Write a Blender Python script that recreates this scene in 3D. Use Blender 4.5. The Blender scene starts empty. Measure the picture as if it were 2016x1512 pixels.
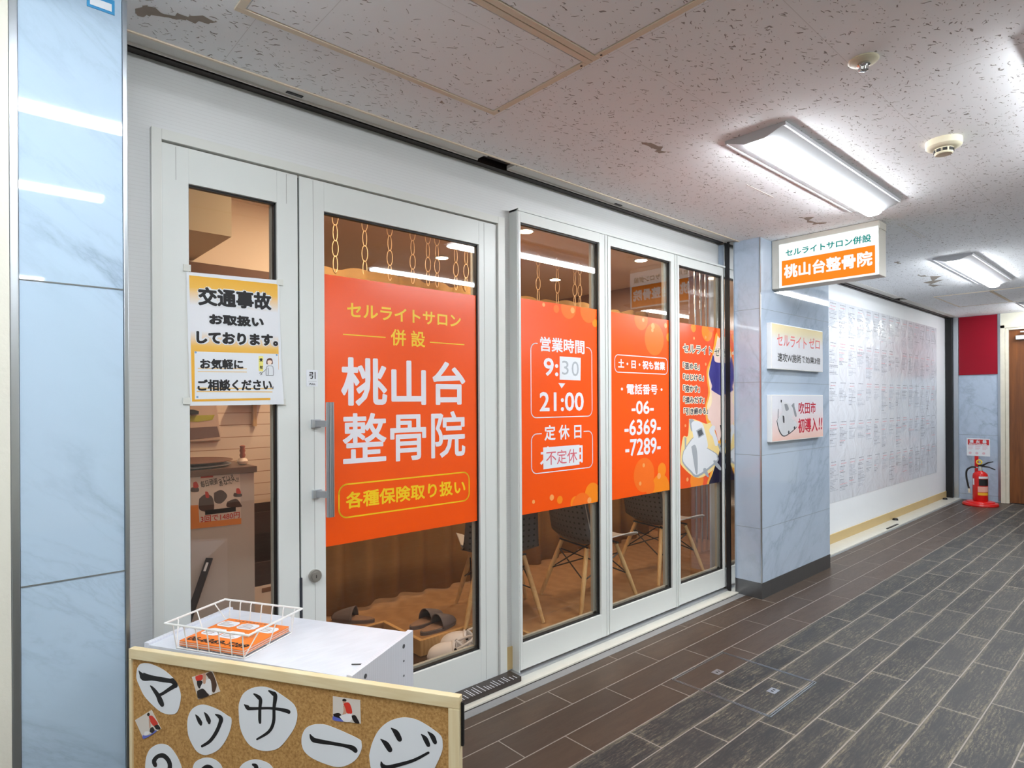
import bpy, bmesh, math, random
from mathutils import Vector, Matrix, noise as mnoise
random.seed(7)
C = bpy.context.scene.collection
SC = bpy.context.scene

# ------------------------------------------------------------------ camera
FOC, CY, YAW, ROLL, CAMZ = 1206.5, 790.4, 0.7338, -0.0056, 1.35
_f = Vector((math.sin(YAW), math.cos(YAW), 0)); _r0 = Vector((math.cos(YAW), -math.sin(YAW), 0)); _u0 = Vector((0, 0, 1))
_r = _r0*math.cos(ROLL) + _u0*math.sin(ROLL); _u = -_r0*math.sin(ROLL) + _u0*math.cos(ROLL)
CAM = Vector((0, 0, CAMZ))
cd = bpy.data.cameras.new('camera'); cam = bpy.data.objects.new('camera', cd); C.objects.link(cam)
cam.matrix_world = Matrix(((_r.x, _u.x, -_f.x, 0), (_r.y, _u.y, -_f.y, 0), (_r.z, _u.z, -_f.z, CAMZ), (0, 0, 0, 1)))
cd.sensor_width = 36; cd.lens = FOC*36/2016; cd.shift_y = (CY-756)/2016; cd.clip_start = 0.02
SC.camera = cam

# ------------------------------------------------------------------ world, view, exposure
wd = bpy.data.worlds.new('world'); SC.world = wd; wd.use_nodes = True
wd.node_tree.nodes['Background'].inputs[0].default_value = (0.02, 0.02, 0.022, 1)
SC.view_settings.view_transform = 'Standard'; SC.view_settings.look = 'None'
SC.view_settings.gamma = 1; SC.view_settings.use_curve_mapping = False
SC.view_settings.exposure = 1.42
SC.cycles.use_denoising = True
SC.cycles.max_bounces = 8; SC.cycles.diffuse_bounces = 5; SC.cycles.glossy_bounces = 4; SC.cycles.transparent_max_bounces = 24; SC.cycles.sample_clamp_indirect = 6
TUBE = 26.5          # strength of the corridor tubes
TUBE_COL = (0.93, 0.97, 1.0)
WARM = (1.0, 0.76, 0.53)
DOWN_W = 5.0        # watts of each shop downlight

# measured planes
CEIL = 2.455; YP = 1.954; YD = 2.25; YW = 2.20; YS = 2.26; FX = 10.05; SHOPZ = 0.08

def ray(px, py):
    return _r*((px-1008)/FOC) - _u*((py-CY)/FOC) + _f
def aty(px, py, Y): d = ray(px, py); return CAM + d*(Y/d.y)
def atx(px, py, X): d = ray(px, py); return CAM + d*(X/d.x)
def atz(px, py, Z): d = ray(px, py); return CAM + d*((Z-CAMZ)/d.z)

# ------------------------------------------------------------------ materials
def s2l(c):
    return tuple(((v/255)/12.92 if v/255 <= 0.04045 else (((v/255)+0.055)/1.055)**2.4) for v in c)
MATS = {}
def nn(nt, t, **kw):
    n = nt.nodes.new(t)
    for k, v in kw.items(): setattr(n, k, v)
    return n
def base(name):
    m = bpy.data.materials.new(name); m.use_nodes = True; nt = m.node_tree
    return m, nt, nt.nodes['Principled BSDF']
def math_(nt, op, a, b=None, c=None):
    n = nn(nt, 'ShaderNodeMath', operation=op)
    for i, v in enumerate((a, b, c)):
        if v is None: continue
        if isinstance(v, (int, float)): n.inputs[i].default_value = v
        else: nt.links.new(v, n.inputs[i])
    return n.outputs[0]
def mixc(nt, fac, a, b):
    n = nn(nt, 'ShaderNodeMix', data_type='RGBA')
    for s, v in ((0, fac), (6, a), (7, b)):
        if isinstance(v, (int, float)): n.inputs[s].default_value = v
        elif isinstance(v, (tuple, list)): n.inputs[s].default_value = (*v[:3], 1)
        else: nt.links.new(v, n.inputs[s])
    return n.outputs[2]
def ramp(nt, fac, stops):
    n = nn(nt, 'ShaderNodeValToRGB'); e = n.color_ramp.elements
    while len(e) < len(stops): e.new(0.5)
    for el, (p, c) in zip(e, stops):
        el.position = p; el.color = (*c[:3], 1) if isinstance(c, (tuple, list)) else (c, c, c, 1)
    nt.links.new(fac, n.inputs[0]); return n.outputs[0]
def coord(nt, scale=(1, 1, 1), rot=(0, 0, 0)):
    t = nn(nt, 'ShaderNodeTexCoord'); mp = nn(nt, 'ShaderNodeMapping')
    mp.inputs['Scale'].default_value = scale; mp.inputs['Rotation'].default_value = rot
    nt.links.new(t.outputs['Object'], mp.inputs[0]); return mp.outputs[0]
def noise_(nt, vec, scale, detail=4, rough=0.55, dist=0):
    n = nn(nt, 'ShaderNodeTexNoise'); n.inputs['Scale'].default_value = scale; n.inputs['Detail'].default_value = detail
    n.inputs['Roughness'].default_value = rough; n.inputs['Distortion'].default_value = dist
    nt.links.new(vec, n.inputs['Vector']); return n.outputs[0]
def bump(nt, p, h, strength=0.2, dist=0.002, sock='Normal'):
    b = nn(nt, 'ShaderNodeBump'); b.inputs['Strength'].default_value = strength; b.inputs['Distance'].default_value = dist
    nt.links.new(h, b.inputs['Height']); nt.links.new(b.outputs[0], p.inputs[sock])
def mat(name, col, rough=0.5, metal=0.0, var=0.06, vscale=6, spec=0.5, bmp=0, bscale=60, coat=0, stretch=(1, 1, 1)):
    """plain surface whose colour wanders a little by noise"""
    if name in MATS: return MATS[name]
    m, nt, p = base(name)
    l = s2l(col); v = noise_(nt, coord(nt, stretch), vscale, 5)
    nt.links.new(mixc(nt, v, tuple(x*(1-var) for x in l), tuple(min(1, x*(1+var)) for x in l)), p.inputs['Base Color'])
    p.inputs['Roughness'].default_value = rough; p.inputs['Metallic'].default_value = metal
    p.inputs['Specular IOR Level'].default_value = spec; p.inputs['Coat Weight'].default_value = coat
    p.inputs['Coat Roughness'].default_value = 0.08
    if bmp: bump(nt, p, noise_(nt, coord(nt, stretch), bscale, 4), bmp)
    MATS[name] = m; return m
def emat(name, col, strength):
    if name in MATS: return MATS[name]
    m = bpy.data.materials.new(name); m.use_nodes = True; nt = m.node_tree; nt.nodes.clear()
    e = nn(nt, 'ShaderNodeEmission'); e.inputs[0].default_value = (*col, 1); e.inputs[1].default_value = strength
    o = nn(nt, 'ShaderNodeOutputMaterial'); nt.links.new(e.outputs[0], o.inputs[0]); MATS[name] = m; return m

def m_glass():
    m = bpy.data.materials.new('window_glass'); m.use_nodes = True; nt = m.node_tree; nt.nodes.clear()
    t = nn(nt, 'ShaderNodeBsdfTransparent'); t.inputs[0].default_value = (0.95, 0.955, 0.95, 1)
    g = nn(nt, 'ShaderNodeBsdfGlossy'); g.inputs['Roughness'].default_value = 0.0
    fr = nn(nt, 'ShaderNodeFresnel'); fr.inputs[0].default_value = 1.52
    ge = nn(nt, 'ShaderNodeNewGeometry')
    f = math_(nt, 'MULTIPLY', math_(nt, 'MULTIPLY', fr.outputs[0], 1.8), math_(nt, 'SUBTRACT', 1.0, ge.outputs['Backfacing']))
    mx = nn(nt, 'ShaderNodeMixShader'); nt.links.new(f, mx.inputs[0]); nt.links.new(t.outputs[0], mx.inputs[1]); nt.links.new(g.outputs[0], mx.inputs[2])
    o = nn(nt, 'ShaderNodeOutputMaterial'); nt.links.new(mx.outputs[0], o.inputs[0]); return m
GLASS = m_glass()

def m_ceiling():
    m, nt, p = base('fissured_ceiling_board')
    v = coord(nt)
    warp = nn(nt, 'ShaderNodeVectorMath', operation='ADD')
    nz = nn(nt, 'ShaderNodeTexNoise'); nz.inputs['Scale'].default_value = 22; nt.links.new(v, nz.inputs['Vector'])
    sc = nn(nt, 'ShaderNodeVectorMath', operation='SCALE'); sc.inputs['Scale'].default_value = 0.05
    nt.links.new(nz.outputs['Color'], sc.inputs[0]); nt.links.new(v, warp.inputs[0]); nt.links.new(sc.outputs[0], warp.inputs[1])
    worm = None
    for scl, rot, thr in (((20, 112, 1), 0.5, 0.42), ((24, 128, 1), -0.35, 0.62)):
        mp = nn(nt, 'ShaderNodeMapping'); mp.inputs['Scale'].default_value = scl
        m0 = nn(nt, 'ShaderNodeMapping'); m0.inputs['Rotation'].default_value = (0, 0, rot)
        nt.links.new(warp.outputs[0], m0.inputs[0]); nt.links.new(m0.outputs[0], mp.inputs[0])
        vo = nn(nt, 'ShaderNodeTexVoronoi'); vo.inputs['Scale'].default_value = 1; vo.inputs['Randomness'].default_value = 0.85; nt.links.new(mp.outputs[0], vo.inputs['Vector'])
        sepc = nn(nt, 'ShaderNodeSeparateColor'); nt.links.new(vo.outputs['Color'], sepc.inputs[0])
        rad = math_(nt, 'MULTIPLY', math_(nt, 'GREATER_THAN', sepc.outputs[0], thr), math_(nt, 'MULTIPLY_ADD', sepc.outputs[1], 0.17, 0.08))
        w1_ = math_(nt, 'LESS_THAN', vo.outputs['Distance'], rad)
        worm = w1_ if worm is None else math_(nt, 'MAXIMUM', worm, w1_)
    v2 = nn(nt, 'ShaderNodeTexVoronoi'); v2.inputs['Scale'].default_value = 85; nt.links.new(v, v2.inputs['Vector'])
    s2 = nn(nt, 'ShaderNodeSeparateColor'); nt.links.new(v2.outputs['Color'], s2.inputs[0])
    dot = math_(nt, 'LESS_THAN', v2.outputs['Distance'], math_(nt, 'MULTIPLY', math_(nt, 'GREATER_THAN', s2.outputs[0], 0.5), math_(nt, 'MULTIPLY', s2.outputs[1], 0.26)))
    mk = math_(nt, 'MAXIMUM', math_(nt, 'MULTIPLY', worm, 0.80), math_(nt, 'MULTIPLY', dot, 0.55))
    big = noise_(nt, v, 1.3, 3)
    bc = mixc(nt, big, s2l((243, 245, 248)), s2l((248, 250, 253)))
    # hairline seams between boards, 0.455 x 0.91
    sep = nn(nt, 'ShaderNodeSeparateXYZ'); nt.links.new(v, sep.inputs[0])
    sx = math_(nt, 'LESS_THAN', math_(nt, 'FRACT', math_(nt, 'MULTIPLY_ADD', sep.outputs[0], 1/0.91, 0.3)), 0.0018)
    sy = math_(nt, 'LESS_THAN', math_(nt, 'FRACT', math_(nt, 'MULTIPLY_ADD', sep.outputs[1], 1/0.455, 0.35)), 0.0035)
    c1 = mixc(nt, mk, bc, s2l((112, 106, 102)))
    c2 = mixc(nt, math_(nt, 'MULTIPLY', math_(nt, 'MAXIMUM', sx, sy), 0.35), c1, s2l((150, 145, 140)))
    nt.links.new(c2, p.inputs['Base Color']); p.inputs['Roughness'].default_value = 0.85
    p.inputs['Specular IOR Level'].default_value = 0.2
    return m

def m_marble(name, tint, veins, rot, amt=1.0):
    m, nt, p = base(name)
    v0 = coord(nt, (1, 1, 1), rot); mq = nn(nt, 'ShaderNodeMapping'); mq.inputs['Scale'].default_value = (1.0, 1.0, 0.30); nt.links.new(v0, mq.inputs[0]); v = mq.outputs[0]
    w = noise_(nt, v, 3.0, 8, 0.60, 0.35)
    fine = noise_(nt, v, 11, 7, 0.62, 0.4)
    line = math_(nt, 'ABSOLUTE', math_(nt, 'SUBTRACT', w, 0.5))
    r1 = ramp(nt, line, [(0.0, 1.0), (0.012, 0.55), (0.05, 0.0)])
    line2 = math_(nt, 'ABSOLUTE', math_(nt, 'SUBTRACT', fine, 0.52))
    r2 = ramp(nt, line2, [(0.0, 0.55), (0.02, 0.2), (0.07, 0.0)])
    msk = ramp(nt, noise_(nt, v, 1.7, 3), [(0.42, 0.0), (0.62, 1.0)])
    cl = noise_(nt, v, 3.0, 5, 0.6)
    c0 = mixc(nt, cl, s2l(tint), tuple(min(1, x*1.10) for x in s2l(tint)))
    f = math_(nt, 'MULTIPLY', math_(nt, 'MULTIPLY', math_(nt, 'ADD', math_(nt, 'MULTIPLY', r1, 0.6), math_(nt, 'MULTIPLY', r2, 0.45)), msk), amt)
    nt.links.new(mixc(nt, f, c0, s2l(veins)), p.inputs['Base Color'])
    p.inputs['Roughness'].default_value = 0.025; p.inputs['Specular IOR Level'].default_value = 0.6
    return m
MARBLE = m_marble('pale_marble', (178, 200, 220), (128, 146, 166), (0, 0.9, 0.5))
MARBLE_G = m_marble('grey_marble', (180, 195, 214), (120, 135, 154), (0.4, -0.8, 0.2), 0.6)

def m_floor():
    m, nt, p = base('wood_look_tile')
    v = coord(nt); sep = nn(nt, 'ShaderNodeSeparateXYZ'); nt.links.new(v, sep.inputs[0])
    X, Y = sep.outputs[0], sep.outputs[1]
    W, L = 0.1565, 0.665
    yy = math_(nt, 'DIVIDE', math_(nt, 'SUBTRACT', Y, 1.54), W)
    row = math_(nt, 'FLOOR', yy)
    wn = nn(nt, 'ShaderNodeTexWhiteNoise', noise_dimensions='1D'); nt.links.new(math_(nt, 'ADD', row, 0.37), wn.inputs['W'])
    par = math_(nt, 'MULTIPLY', math_(nt, 'FLOORED_MODULO', row, 3.0), 0.34)
    xx = math_(nt, 'ADD', math_(nt, 'DIVIDE', math_(nt, 'SUBTRACT', X, 2.085), L), math_(nt, 'ADD', math_(nt, 'MULTIPLY', wn.outputs[0], 0.12), math_(nt, 'SUBTRACT', par, 0.70)))
    col_ = math_(nt, 'FLOOR', xx)
    fy = math_(nt, 'FRACT', yy); fx = math_(nt, 'FRACT', xx)
    dy = math_(nt, 'MULTIPLY', math_(nt, 'MINIMUM', fy, math_(nt, 'SUBTRACT', 1.0, fy)), W)
    dx = math_(nt, 'MULTIPLY', math_(nt, 'MINIMUM', fx, math_(nt, 'SUBTRACT', 1.0, fx)), L)
    gr = math_(nt, 'LESS_THAN', math_(nt, 'MINIMUM', dx, dy), 0.0024)
    edge = ramp(nt, math_(nt, 'MINIMUM', dx, dy), [(0.0, 1.0), (0.02, 0.0)])
    cmb = nn(nt, 'ShaderNodeCombineXYZ'); nt.links.new(col_, cmb.inputs[0]); nt.links.new(row, cmb.inputs[1])
    w2 = nn(nt, 'ShaderNodeTexWhiteNoise', noise_dimensions='3D'); nt.links.new(cmb.outputs[0], w2.inputs['Vector'])
    off = nn(nt, 'ShaderNodeVectorMath', operation='MULTIPLY_ADD'); off.inputs[1].default_value = (9, 9, 9)
    nt.links.new(w2.outputs['Color'], off.inputs[0]); nt.links.new(v, off.inputs[2])
    mp = nn(nt, 'ShaderNodeMapping'); mp.inputs['Scale'].default_value = (4.5, 24, 1); nt.links.new(off.outputs[0], mp.inputs[0])
    grain = noise_(nt, mp.outputs[0], 3.2, 9, 0.68, 1.2)
    mp2 = nn(nt, 'ShaderNodeMapping'); mp2.inputs['Scale'].default_value = (2.2, 9, 1); nt.links.new(off.outputs[0], mp2.inputs[0])
    ring = nn(nt, 'ShaderNodeTexWave', wave_type='RINGS'); ring.inputs['Scale'].default_value = 2.3; ring.inputs['Distortion'].default_value = 5
    ring.inputs['Detail'].default_value = 3; nt.links.new(mp2.outputs[0], ring.inputs['Vector'])
    speck = noise_(nt, mp.outputs[0], 14, 6, 0.75)
    wear = math_(nt, 'MULTIPLY', ramp(nt, math_(nt, 'MULTIPLY_ADD', grain, 0.55, math_(nt, 'MULTIPLY_ADD', speck, 0.45, math_(nt, 'MULTIPLY', edge, 0.12))), [(0.47, 0.0), (0.60, 1.0)]),
                 math_(nt, 'MULTIPLY', ramp(nt, ring.outputs[0], [(0.0, 0.35), (0.8, 1.0)]), ramp(nt, noise_(nt, mp2.outputs[0], 1.6, 4, 0.6), [(0.36, 0.12), (0.62, 1.0)])))
    tone = w2.outputs[0]
    dark = mixc(nt, tone, s2l((46, 47, 49)), s2l((61, 61, 61)))
    dark = mixc(nt, math_(nt, 'MULTIPLY', wear, 0.60), dark, s2l((158, 148, 124)))
    br = mixc(nt, noise_(nt, mp.outputs[0], 1.2, 5, 0.6), s2l((66, 54, 46)), s2l((92, 76, 62)))
    br = mixc(nt, math_(nt, 'MULTIPLY', tone, 0.3), br, s2l((64, 56, 52)))
    isb = math_(nt, 'GREATER_THAN', Y, 1.541)
    c = mixc(nt, isb, dark, br)
    c = mixc(nt, gr, c, s2l((150, 143, 134)))
    nt.links.new(c, p.inputs['Base Color'])
    nt.links.new(math_(nt, 'MULTIPLY_ADD', wear, 0.1, math_(nt, 'SUBTRACT', 0.50, math_(nt, 'MULTIPLY', isb, 0.10))), p.inputs['Roughness'])
    p.inputs['Specular IOR Level'].default_value = 0.35
    h = math_(nt, 'SUBTRACT', math_(nt, 'MULTIPLY', grain, 0.4), gr)
    bump(nt, p, h, 0.25, 0.002)
    return m

def m_siding():
    m, nt, p = base('white_siding')
    v = coord(nt); sep = nn(nt, 'ShaderNodeSeparateXYZ'); nt.links.new(v, sep.inputs[0])
    wob = noise_(nt, v, 30, 3)
    z = math_(nt, 'MULTIPLY_ADD', wob, 0.003, sep.outputs[2])
    w = math_(nt, 'FRACT', math_(nt, 'MULTIPLY', z, 1/0.0125))
    g = math_(nt, 'LESS_THAN', w, 0.16)
    nt.links.new(mixc(nt, math_(nt, 'MULTIPLY', g, 0.22), s2l((224, 226, 227)), s2l((196, 196, 196))), p.inputs['Base Color'])
    p.inputs['Roughness'].default_value = 0.55
    bump(nt, p, math_(nt, 'SUBTRACT', 1.0, g), 0.25, 0.001); return m

def m_wood(name, c1, c2, sx=(1, 1, 1), scale=6, rough=0.45):
    m, nt, p = base(name)
    v = coord(nt, sx); g = noise_(nt, v, scale, 7, 0.6, 1.5)
    wv = nn(nt, 'ShaderNodeTexWave'); wv.inputs['Scale'].default_value = scale*0.9; wv.inputs['Distortion'].default_value = 6; wv.inputs['Detail'].default_value = 3
    nt.links.new(v, wv.inputs['Vector'])
    f = math_(nt, 'MULTIPLY_ADD', g, 0.6, math_(nt, 'MULTIPLY', wv.outputs[0], 0.4))
    nt.links.new(mixc(nt, f, s2l(c1), s2l(c2)), p.inputs['Base Color']); p.inputs['Roughness'].default_value = rough
    bump(nt, p, f, 0.08, 0.001); return m

def m_cork():
    m, nt, p = base('cork')
    v = coord(nt); a = noise_(nt, v, 160, 4, 0.7); b = noise_(nt, v, 45, 4, 0.7)
    f = ramp(nt, math_(nt, 'MULTIPLY_ADD', a, 0.8, math_(nt, 'MULTIPLY', b, 0.2)), [(0.33, s2l((142, 102, 54))), (0.5, s2l((180, 136, 78))), (0.68, s2l((204, 164, 106)))])
    nt.links.new(f, p.inputs['Base Color']); p.inputs['Roughness'].default_value = 0.85; bump(nt, p, a, 0.3, 0.001); return m

def m_grad(name, stops, axis=2, z0=0, z1=1, rough=0.35, spec=0.5):
    """printed gradient running along one axis between z0 and z1"""
    m, nt, p = base(name)
    sep = nn(nt, 'ShaderNodeSeparateXYZ'); nt.links.new(coord(nt), sep.inputs[0])
    f = math_(nt, 'DIVIDE', math_(nt, 'SUBTRACT', sep.outputs[axis], z0), z1-z0)
    nt.links.new(ramp(nt, f, [(s, s2l(c)) for s, c in stops]), p.inputs['Base Color'])
    p.inputs['Roughness'].default_value = rough; p.inputs['Specular IOR Level'].default_value = spec; return m

def m_film():
    m, nt, p = base('poster_under_film')
    p.inputs['Base Color'].default_value = (*s2l((218, 224, 234)), 1); p.inputs['Roughness'].default_value = 0.5
    p.inputs['Coat Weight'].default_value = 1.0; p.inputs['Coat Roughness'].default_value = 0.03
    v = coord(nt); n1 = noise_(nt, v, 5, 3, 0.5, 1.0)
    b = nn(nt, 'ShaderNodeBump'); b.inputs['Strength'].default_value = 0.5; b.inputs['Distance'].default_value = 0.03
    nt.links.new(n1, b.inputs['Height']); nt.links.new(b.outputs[0], p.inputs['Coat Normal'])
    nt.links.new(mixc(nt, noise_(nt, v, 1.5, 2), s2l((240, 245, 254)), s2l((226, 231, 242))), p.inputs['Base Color']); return m

def m_holes():
    m, nt, p = base('perforated_charcoal_cover')
    sep = nn(nt, 'ShaderNodeSeparateXYZ'); nt.links.new(coord(nt), sep.inputs[0])
    fy = math_(nt, 'SUBTRACT', math_(nt, 'FRACT', math_(nt, 'MULTIPLY', sep.outputs[1], 1/0.034)), 0.5)
    fz = math_(nt, 'SUBTRACT', math_(nt, 'FRACT', math_(nt, 'MULTIPLY', sep.outputs[2], 1/0.034)), 0.5)
    d = math_(nt, 'ADD', math_(nt, 'MULTIPLY', fy, fy), math_(nt, 'MULTIPLY', fz, fz))
    hole = math_(nt, 'MULTIPLY', math_(nt, 'LESS_THAN', d, 0.035), math_(nt, 'LESS_THAN', sep.outputs[2], 0.69))
    nt.links.new(mixc(nt, hole, s2l((84, 82, 86)), s2l((22, 22, 24))), p.inputs['Base Color']); p.inputs['Roughness'].default_value = 0.6; return m

WHITE = mat('white_painted_aluminium', (224, 228, 226), 0.32, var=0.02, vscale=2)
CREAM = mat('cream_paint', (232, 229, 212), 0.5, var=0.04)
STEEL = mat('brushed_steel', (190, 196, 202), 0.28, 1.0, 0.05, 40, stretch=(1, 1, 0.05))
STEELD = mat('dull_steel_skirting', (120, 122, 126), 0.30, 0.85, 0.10, 12)
CHROME = mat('chrome', (220, 222, 224), 0.1, 1.0, 0.02)
ALU = mat('satin_aluminium', (196, 200, 206), 0.35, 0.9, 0.03, 30, stretch=(1, 1, 0.1))
DARK = mat('dark_slot_metal', (52, 44, 40), 0.5, 0.3, 0.25, 14)
BLACK = mat('black_rubber', (24, 24, 25), 0.45, var=0.1)
GASKET = mat('black_gasket', (16, 16, 18), 0.5, var=0.05)
SILL = mat('white_marble_sill', (214, 212, 202), 0.3, var=0.08, vscale=14)
CEMENT = mat('cement_strip', (138, 140, 142), 0.75, var=0.12, vscale=18)
PAPER = mat('white_paper', (230, 234, 240), 0.6, var=0.02)
INK = mat('black_ink', (26, 26, 30), 0.5, var=0.02)
ORANGE = mat('orange_vinyl', (255, 88, 12), 0.24, var=0.03, vscale=1.5, spec=0.5)
YELLOW = mat('yellow_vinyl', (255, 208, 28), 0.3, var=0.01)
VWHITE = mat('white_vinyl', (238, 236, 244), 0.3, var=0.01)
RED = mat('red_enamel', (214, 24, 22), 0.28, var=0.05)
BRASS = mat('ivory_plastic', (226, 218, 192), 0.4, var=0.03)

# ------------------------------------------------------------------ mesh building
WM = {}
def world_of(o):
    m = o.matrix_basis.copy()
    return (world_of(o.parent) @ m) if o.parent else m
class MB:
    """collects shapes given in world coordinates and links them as one mesh object"""
    def __init__(s): s.bm = bmesh.new()
    def _new(s, geom, mtx):
        bmesh.ops.transform(s.bm, matrix=mtx, verts=geom); return s
    def box(s, a, b, bev=0.0, rot=None):
        a, b = Vector(a), Vector(b); c = (a+b)/2; d = b-a
        tmp = bmesh.new(); bmesh.ops.create_cube(tmp, size=1)
        bmesh.ops.transform(tmp, matrix=Matrix.Diagonal((abs(d.x), abs(d.y), abs(d.z), 1)), verts=tmp.verts)
        if bev: bmesh.ops.bevel(tmp, geom=tmp.edges[:], offset=bev, segments=2, affect='EDGES', profile=0.7)
        M = Matrix.Translation(c) @ (rot.to_4x4() if rot is not None else Matrix())
        return s.merge(tmp, M)
    def merge(s, tmp, M=None):
        if M is not None: bmesh.ops.transform(tmp, matrix=M, verts=tmp.verts)
        me = bpy.data.meshes.new('t'); tmp.to_mesh(me); tmp.free(); s.bm.from_mesh(me); bpy.data.meshes.remove(me); return s
    def cyl(s, a, b, r, r2=None, n=20):
        a, b = Vector(a), Vector(b); d = b-a
        tmp = bmesh.new(); bmesh.ops.create_cone(tmp, cap_ends=True, segments=n, radius1=r, radius2=r if r2 is None else r2, depth=d.length)
        return s.merge(tmp, Matrix.Translation((a+b)/2) @ d.to_track_quat('Z', 'Y').to_matrix().to_4x4())
    def sph(s, c, r, sc=(1, 1, 1), n=16):
        tmp = bmesh.new(); bmesh.ops.create_uvsphere(tmp, u_segments=n*2, v_segments=n, radius=r)
        return s.merge(tmp, Matrix.Translation(c) @ Matrix.Diagonal((*sc, 1)))
    def tube(s, pts, r, n=8, closed=False):
        pts = [Vector(p) for p in pts]; N = len(pts); rings = []; up = None
        for i, p in enumerate(pts):
            t = (pts[(i+1) % N]-pts[i-1]) if closed else (pts[min(i+1, N-1)]-pts[max(i-1, 0)])
            t.normalize()
            if up is None: up = t.orthogonal().normalized()
            up = (up - t*up.dot(t)); up = up.normalized() if up.length > 1e-6 else t.orthogonal().normalized()
            w = t.cross(up); rr = r[i] if isinstance(r, (list, tuple)) else r
            rings.append([s.bm.verts.new(p + (up*math.cos(2*math.pi*k/n) + w*math.sin(2*math.pi*k/n))*rr) for k in range(n)])
        for i in range(N if closed else N-1):
            A, B = rings[i], rings[(i+1) % N]
            for k in range(n): s.bm.faces.new((A[k], A[(k+1) % n], B[(k+1) % n], B[k]))
        if not closed:
            s.bm.faces.new(rings[0][::-1]); s.bm.faces.new(rings[-1])
        return s
    def lathe(s, c, prof, n=32, axis='Z'):
        c = Vector(c); rings = []
        for r, z in prof:
            rings.append([s.bm.verts.new(c+Vector((r*math.cos(2*math.pi*k/n), r*math.sin(2*math.pi*k/n), z))) for k in range(n)])
        for A, B in zip(rings, rings[1:]):
            for k in range(n): s.bm.faces.new((A[k], A[(k+1) % n], B[(k+1) % n], B[k]))
        s.bm.faces.new(rings[0][::-1]); s.bm.faces.new(rings[-1]); return s
    def quad(s, *ps): s.bm.faces.new([s.bm.verts.new(Vector(p)) for p in ps]); return s
    def prism(s, pts, off):
        """closed outline (world points) extruded by the vector off"""
        off = Vector(off); A = [s.bm.verts.new(Vector(p)) for p in pts]; B = [s.bm.verts.new(Vector(p)+off) for p in pts]
        s.bm.faces.new(A[::-1]); s.bm.faces.new(B); n = len(A)
        for k in range(n): s.bm.faces.new((A[k], A[(k+1) % n], B[(k+1) % n], B[k]))
        return s
    def grid(s, f, nu, nv):
        V = [[s.bm.verts.new(Vector(f(i/nu, j/nv))) for j in range(nv+1)] for i in range(nu+1)]
        for i in range(nu):
            for j in range(nv): s.bm.faces.new((V[i][j], V[i+1][j], V[i+1][j+1], V[i][j+1]))
        return s
    def build(s, name, m, parent=None, smooth=False, solid=0, sub=0, bev=0, recalc=True):
        if recalc: bmesh.ops.recalc_face_normals(s.bm, faces=s.bm.faces[:])
        if parent is not None: bmesh.ops.transform(s.bm, matrix=world_of(parent).inverted(), verts=s.bm.verts)
        me = bpy.data.meshes.new(name); s.bm.to_mesh(me); s.bm.free()
        me.materials.append(m)
        if smooth:
            for p in me.polygons: p.use_smooth = True
            try: me.set_sharp_from_angle(angle=math.radians(40))
            except Exception: pass
        o = bpy.data.objects.new(name, me); C.objects.link(o)
        if parent is not None: o.parent = parent
        if solid: md = o.modifiers.new('s', 'SOLIDIFY'); md.thickness = solid; md.offset = 0
        if sub: md = o.modifiers.new('u', 'SUBSURF'); md.levels = sub; md.render_levels = sub
        if bev: md = o.modifiers.new('b', 'BEVEL'); md.width = bev; md.segments = 2; md.limit_method = 'ANGLE'
        return o
def tag(o, label, cat, group=None, kind=None):
    if label: o['label'] = label
    if cat: o['category'] = cat
    if group: o['group'] = group
    if kind: o['kind'] = kind
    return o
def thing(name, label, cat, loc=(0, 0, 0), rz=0, group=None, kind=None):
    o = bpy.data.objects.new(name, None); C.objects.link(o); o.empty_display_size = 0.05
    o.location = loc; o.rotation_euler = (0, 0, rz); return tag(o, label, cat, group, kind)
def struct(o, label=None, cat=None): o['kind'] = 'structure'; return tag(o, label, cat)
def children(o): return [c for c in bpy.data.objects if c.parent == o]
def dup(o, parent=None):
    c = o.copy(); C.objects.link(c); c.parent = parent
    for ch in children(o): dup(ch, c)
    return c

# ------------------------------------------------------------------ flat print: planes, text, brush strokes
class Plane:
    def __init__(s, O, U, V):
        s.O, s.U, s.V = Vector(O), Vector(U).normalized(), Vector(V).normalized(); s.N = s.U.cross(s.V)
    def pt(s, u, v, d=0): return s.O + s.U*u + s.V*v + s.N*d
    def uv(s, px, py):
        d = ray(px, py); t = (s.O-CAM).dot(s.N)/d.dot(s.N); q = CAM+d*t-s.O; return q.dot(s.U), q.dot(s.V)
    def px(s, px, py, d=0): return s.pt(*s.uv(px, py), d)
_tc = {}
def glyphs(txt, sp=1.0):
    key = (txt, sp)
    if key in _tc: return _tc[key]
    cu = bpy.data.curves.new('t', 'FONT'); cu.body = txt; cu.resolution_u = 3; cu.space_character = sp
    o = bpy.data.objects.new('t', cu); C.objects.link(o); dg = bpy.context.evaluated_depsgraph_get()
    me = bpy.data.meshes.new_from_object(o.evaluated_get(dg), depsgraph=dg)
    vs = [(v.co.x, v.co.y) for v in me.vertices]; fs = [tuple(p.vertices) for p in me.polygons]
    bpy.data.objects.remove(o); bpy.data.curves.remove(cu); bpy.data.meshes.remove(me)
    _tc[key] = (vs, fs); return vs, fs
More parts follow.
